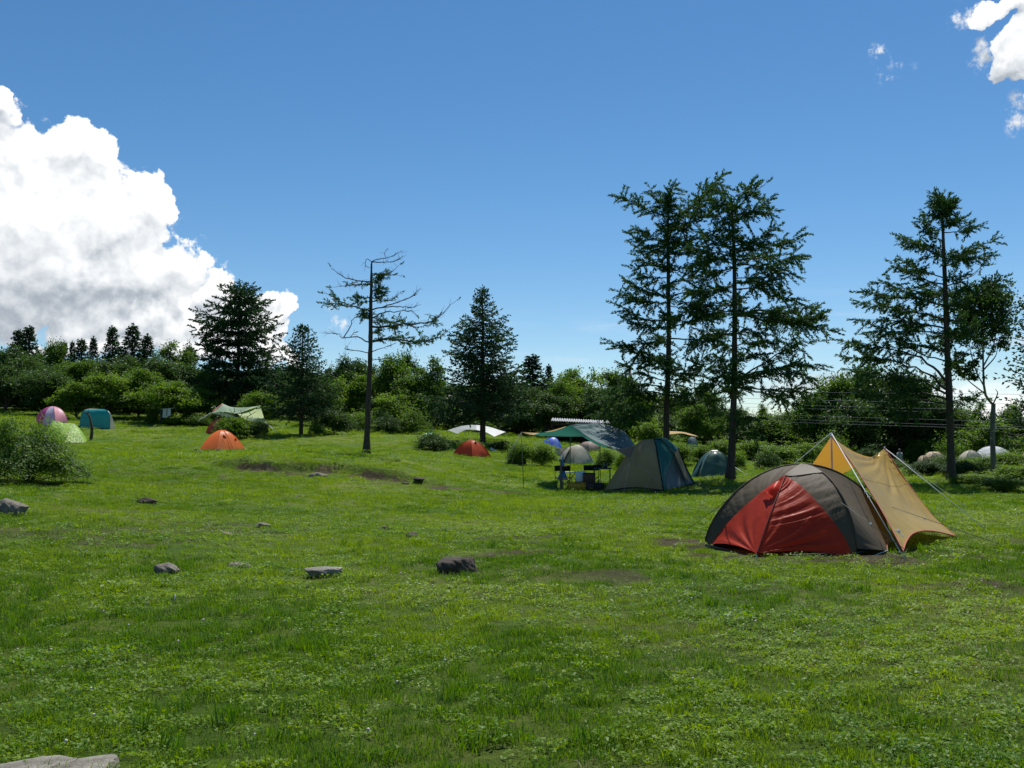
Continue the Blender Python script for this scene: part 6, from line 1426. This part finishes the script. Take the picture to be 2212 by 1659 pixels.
# ------------------------------------------------------------------ grass, clover and flowers
def turf():
    r = np.random.default_rng(12)
    MG = leaf_mat('grass_blades', (0.030, 0.118, 0.008), (0.200, 0.300, 0.034), trans=0.45, rough=0.55, spec=0.15, inst=True)
    MC = leaf_mat('clover_leaves', (0.042, 0.150, 0.010), (0.225, 0.330, 0.034), trans=0.38, rough=0.5, spec=0.2, inst=True)
    MD = leaf_mat('dry_blades', (0.17, 0.16, 0.06), (0.36, 0.33, 0.17), trans=0.2, rough=0.6, spec=0.2, inst=True)
    MF = plain('clover_blossom', (.62, .54, .50), .7)
    lib = bpy.data.collections.new('turf_library')
    def blades(n, rad, hmin, hmax, w, lean, seed, m, name):
        q = np.random.default_rng(seed)
        a = q.uniform(0, 6.283, n); d = np.sqrt(q.uniform(0, 1, n)) * rad
        b = np.stack([np.cos(a) * d, np.sin(a) * d, np.full(n, -.01)], 1)
        h = q.uniform(hmin, hmax, n); la = q.uniform(0, 6.283, n); ln = q.uniform(.1, 1, n) * lean
        dr = np.stack([np.cos(la), np.sin(la), 0 * la], 1); sd_ = np.stack([-np.sin(la + q.normal(size=n) * .5), np.cos(la + q.normal(size=n) * .5), 0 * la], 1) * (w * q.uniform(.7, 1.4, n))[:, None] * .5
        up = np.array([0, 0, 1.0])
        m1 = b + up * (h * .55)[:, None] + dr * (h * ln * .35)[:, None]; tp = b + up * (h * (1 - .35 * ln))[:, None] + dr * (h * ln)[:, None]
        V = np.stack([b - sd_, b + sd_, m1 + sd_ * .8, m1 - sd_ * .8, tp + sd_ * .12, tp - sd_ * .12], 1).reshape(-1, 3)
        i = np.arange(n)[:, None] * 6; F = np.vstack([i + [0, 1, 2, 3], i + [3, 2, 4, 5]])
        me = np_mesh(name, V, F, [m], np.repeat(q.uniform(0, 1, n), 6)); o = bpy.data.objects.new(name, me); lib_now.objects.link(o)
    def leaves(n, rad, hmin, hmax, size, lw, per, seed, m, name):
        q = np.random.default_rng(seed); Vs, Fs, vs = [], [], []
        a = q.uniform(0, 6.283, n); d = np.sqrt(q.uniform(0, 1, n)) * rad
        c = np.stack([np.cos(a) * d, np.sin(a) * d, q.uniform(hmin, hmax, n)], 1)
        tilt = unit(np.array([0, 0, 1.0]) + q.normal(size=(n, 3)) * .45); ph = q.uniform(0, 6.283, n); v = q.uniform(0, 1, n)
        for k in range(per):
            an = ph + k * 6.283 / per
            dd = np.stack([np.cos(an), np.sin(an), 0 * an], 1); dd = unit(dd - tilt * (dd * tilt).sum(1, keepdims=True) + (0, 0, -.08)); s = np.cross(tilt, dd)
            V, F = leaf_quads(c, dd, s, size * q.uniform(.7, 1.25, n), size * lw * q.uniform(.8, 1.2, n)); Vs.append((V, F)); vs.append(np.repeat(v, 4))
        V, F = merge(Vs); me = np_mesh(name, V, F, [m], np.concatenate(vs)); o = bpy.data.objects.new(name, me); lib_now.objects.link(o)
    def scatter(name, label, cat, lib, pts, kind, scl, tint, tilt=.12):
        n = len(pts); me = bpy.data.meshes.new(name); me.vertices.add(n); me.vertices.foreach_set('co', pts.astype(np.float32).ravel())
        a = me.attributes.new('pick', 'INT', 'POINT'); a.data.foreach_set('value', kind.astype(np.int32))
        a = me.attributes.new('size', 'FLOAT', 'POINT'); a.data.foreach_set('value', scl.astype(np.float32))
        a = me.attributes.new('tint', 'FLOAT', 'POINT'); a.data.foreach_set('value', tint.astype(np.float32))
        rot = np.stack([r.normal(size=n) * tilt, r.normal(size=n) * tilt, r.uniform(0, 6.283, n)], 1)
        a = me.attributes.new('turn', 'FLOAT_VECTOR', 'POINT'); a.data.foreach_set('vector', rot.astype(np.float32).ravel())
        o = link(name, me)
        g = bpy.data.node_groups.new(name + '_scatter', 'GeometryNodeTree'); g.interface.new_socket('Geometry', in_out='INPUT', socket_type='NodeSocketGeometry'); g.interface.new_socket('Geometry', in_out='OUTPUT', socket_type='NodeSocketGeometry')
        gi = g.nodes.new('NodeGroupInput'); go = g.nodes.new('NodeGroupOutput'); ip = g.nodes.new('GeometryNodeInstanceOnPoints'); ci = g.nodes.new('GeometryNodeCollectionInfo')
        ci.inputs['Collection'].default_value = lib; ci.inputs['Separate Children'].default_value = True; ci.inputs['Reset Children'].default_value = True
        def na(nm, ty): k = g.nodes.new('GeometryNodeInputNamedAttribute'); k.data_type = ty; k.inputs[0].default_value = nm; return k.outputs[0]
        g.links.new(gi.outputs[0], ip.inputs['Points']); g.links.new(ci.outputs[0], ip.inputs['Instance']); ip.inputs['Pick Instance'].default_value = True
        g.links.new(na('pick', 'INT'), ip.inputs['Instance Index']); g.links.new(na('size', 'FLOAT'), ip.inputs['Scale'])
        er = g.nodes.new('FunctionNodeEulerToRotation'); g.links.new(na('turn', 'FLOAT_VECTOR'), er.inputs[0]); g.links.new(er.outputs[0], ip.inputs['Rotation'])
        g.links.new(ip.outputs[0], go.inputs[0]); md = o.modifiers.new('scatter', 'NODES'); md.node_group = g
        return tag(o, label, cat, kind='stuff')
    # wedge of meadow in front of the camera with a margin for a step to the side
    def pts_in(y0, y1, dens, seed):
        q = np.random.default_rng(seed); A = (y1 - y0) * 2 * (0.60 * (y0 + y1) / 2 + 2.0); n = int(A * dens)
        y = np.sqrt(q.uniform(y0 ** 2, y1 ** 2, n)); x = q.uniform(-1, 1, n) * (0.60 * y + 2.0); return x, y
    bands = [(3.2, 8, 125, .8), (8, 13, 78, .92), (13, 20, 36, 1.05), (20, 32, 17, 1.4), (32, 56, 8, 1.9), (56, 80, 3.5, 2.5)]
    G, C, D, Fl = [], [], [], []
    for i, (y0, y1, dn, sc) in enumerate(bands):
        x, y = pts_in(y0, y1, dn, 50 + i); G.append((x, y, np.full(len(x), sc)))
        x, y = pts_in(y0, y1, dn * .8, 70 + i); C.append((x, y, np.full(len(x), sc)))
        if y0 < 30:
            x, y = pts_in(y0, y1, dn * .55, 90 + i); D.append((x, y, np.full(len(x), sc)))
            x, y = pts_in(y0, y1, [2.4, 1.8, 1.2, .5][i], 110 + i); Fl.append((x, y, np.full(len(x), [1, 1, 1.15, 1.5][i])))
    cat = lambda Ls: [np.concatenate(k) for k in zip(*Ls)]
    gx, gy, gs = cat(G); cx_, cy_, cs = cat(C); dx, dy, ds = cat(D); fx, fy, fs = cat(Fl)
    def clover_mask(x, y): return np.clip(sstep(fbm(x * .35 + 7, y * .35, 61, 4), .40, .58) * .9 + .25 * sstep(fbm(x * 1.3, y * 1.3, 62, 3), .5, .7) + .35 * np.exp(-((y - 10) / 3.5) ** 2), 0, 1)
    def dry_mask(x, y): return np.clip(sstep(fbm(x * .28, y * .28 + 9, 71, 4), .48, .66) + .55 * np.exp(-(((x - 3.0) / 5.2) ** 2 + ((y - 11.6) / 3.2) ** 2)), 0, 1)
    keep = lambda x, y, p, k: np.random.default_rng(k).uniform(0, 1, len(x)) < p
    def under(x, y):
        o = np.zeros(len(x), bool)
        for poly in ([(2.45, 13.65), (3.05, 12.5), (4.45, 12.62), (4.95, 12.95), (5.45, 14.4), (3.7, 15.3)], [(3.2, 34.05), (5.05, 33.5), (6.4, 35.3), (4.5, 36)]):
            ins = np.ones(len(x), bool); m = len(poly)
            for i in range(m):
                a, b = poly[i], poly[(i + 1) % m]; ins &= ((b[0] - a[0]) * (y - a[1]) - (b[1] - a[1]) * (x - a[0])) > 0
            o |= ins
        return o
    for nm_ in (0,):
        k = ~under(gx, gy); gx, gy, gs = gx[k], gy[k], gs[k]; k = ~under(cx_, cy_); cx_, cy_, cs = cx_[k], cy_[k], cs[k]; k = ~under(dx, dy); dx, dy, ds = dx[k], dy[k], ds[k]
    # grass
    so = soil(gx, gy); cm = clover_mask(gx, gy)
    k = keep(gx, gy, (1 - .92 * sstep(so, .2, .6)) * (1 - .45 * cm) * (1 - .62 * dry_mask(gx, gy)), 1); gx, gy, gs, cm = gx[k], gy[k], gs[k], cm[k]
    gz_ = ground(gx, gy)
    lush_f = lambda x, y: sstep(fbm(x * .75, y * .75, 81, 3), .46, .60) * (1 - sstep(y, 11, 16))
    lush = lush_f(gx, gy)
    kind = np.where(r.uniform(size=len(gx)) < .10 + .45 * lush * (gy < 20), 1, 0); kind = np.where((r.uniform(size=len(gx)) < .03) & (gy < 16), 2, kind)
    lib_now = bpy.data.collections.new('grass_tufts')
    blades(110, .13, .030, .065, .0035, .9, 1, MG, 'a_short_turf'); blades(75, .11, .05, .105, .0042, .8, 2, MG, 'b_long_turf'); blades(45, .07, .09, .17, .0050, .6, 3, MG, 'c_tall_tuft')
    tint = np.clip(.5 + 2.2 * (fbm(gx * .5, gy * .5, 5, 5) - .5) - .9 * lush - .22 * (1 - sstep(gy, 6, 10)) + .62 * dry_mask(gx, gy) * (1 - .4 * lush) + r.normal(size=len(gx)) * .10 + .22 * sstep(gy, 9, 20) + .8 * (vnoise(gx * .13, gy * .4, 6) - .5) * sstep(gy, 14, 30), 0, 1.15)
    scatter('grass', 'short meadow grass with longer darker tufts', 'grass', lib_now, np.stack([gx, gy, gz_], 1), kind, gs * r.uniform(.75, 1.25, len(gx)), tint)
    # clover and small weeds
    so = soil(cx_, cy_); cm = clover_mask(cx_, cy_); k = keep(cx_, cy_, (.10 + .65 * cm) * (1 - .6 * sstep(cy_, 15, 24)) * (1 - .8 * sstep(fbm(cx_ * .75, cy_ * .75, 81, 3), .46, .60) * (1 - sstep(cy_, 11, 16))) * (1 - .75 * sstep(so, .3, .8)), 2); cx_, cy_, cs = cx_[k], cy_[k], cs[k]
    lib_now = bpy.data.collections.new('clover_patches')
    leaves(46, .12, .012, .045, .0125, .95, 3, 5, MC, 'a_clover'); leaves(30, .10, .01, .06, .030, .42, 2, 6, MC, 'b_weed'); leaves(14, .05, .006, .03, .055, .40, 1, 7, MC, 'c_plantain'); leaves(80, .17, .02, .13, .045, .45, 1, 8, MC, 'd_weed_clump')
    kind = r.choice(4, len(cx_), p=[.80, .12, .075, .005])
    tint = np.clip(.45 + 1.6 * (fbm(cx_ * .5, cy_ * .5, 15, 4) - .5) + .35 * dry_mask(cx_, cy_) + r.normal(size=len(cx_)) * .15, 0, 1.2)
    scatter('clover', 'patches of clover and small broad-leaved weeds in the grass', 'clover', lib_now, np.stack([cx_, cy_, ground(cx_, cy_)], 1), kind, cs * r.uniform(.7, 1.3, len(cx_)), tint)
    # dry stalks
    k = keep(dx, dy, .10 + .90 * dry_mask(dx, dy), 3); dx, dy, ds = dx[k], dy[k], ds[k]
    lib_now = bpy.data.collections.new('dry_stalks'); blades(16, .14, .02, .07, .0032, 1.6, 8, MD, 'a_dry'); blades(4, .10, .06, .14, .0026, 1.2, 9, MD, 'b_dry')
    scatter('dry_grass', 'scattered dry straw-coloured blades', 'grass', lib_now, np.stack([dx, dy, ground(dx, dy)], 1), r.integers(0, 2, len(dx)), ds * r.uniform(.7, 1.3, len(dx)), r.uniform(0, 1, len(dx)))
    # white clover blossoms
    k = keep(fx, fy, .25 + .75 * sstep(fbm(fx * .7, fy * .7, 91, 3), .42, .62), 4); fx, fy, fs = fx[k], fy[k], fs[k]
    lib_now = bpy.data.collections.new('clover_blossoms'); bm = bmesh.new(); bmesh.ops.create_icosphere(bm, subdivisions=1, radius=.0085, matrix=Matrix.Translation((0, 0, .062)))
    me = bpy.data.meshes.new('blossom_head'); bm.to_mesh(me); bm.free(); me.materials.append(MF); lib_now.objects.link(bpy.data.objects.new('blossom_head', me))
    scatter('clover_flowers', 'small whitish clover blossoms dotted over the grass', 'flowers', lib_now, np.stack([fx, fy, ground(fx, fy)], 1), np.zeros(len(fx)), fs * r.uniform(.6, 1.2, len(fx)), r.uniform(0, 1, len(fx)))
    print('turf', len(gx), len(cx_), len(dx), len(fx))
turf()
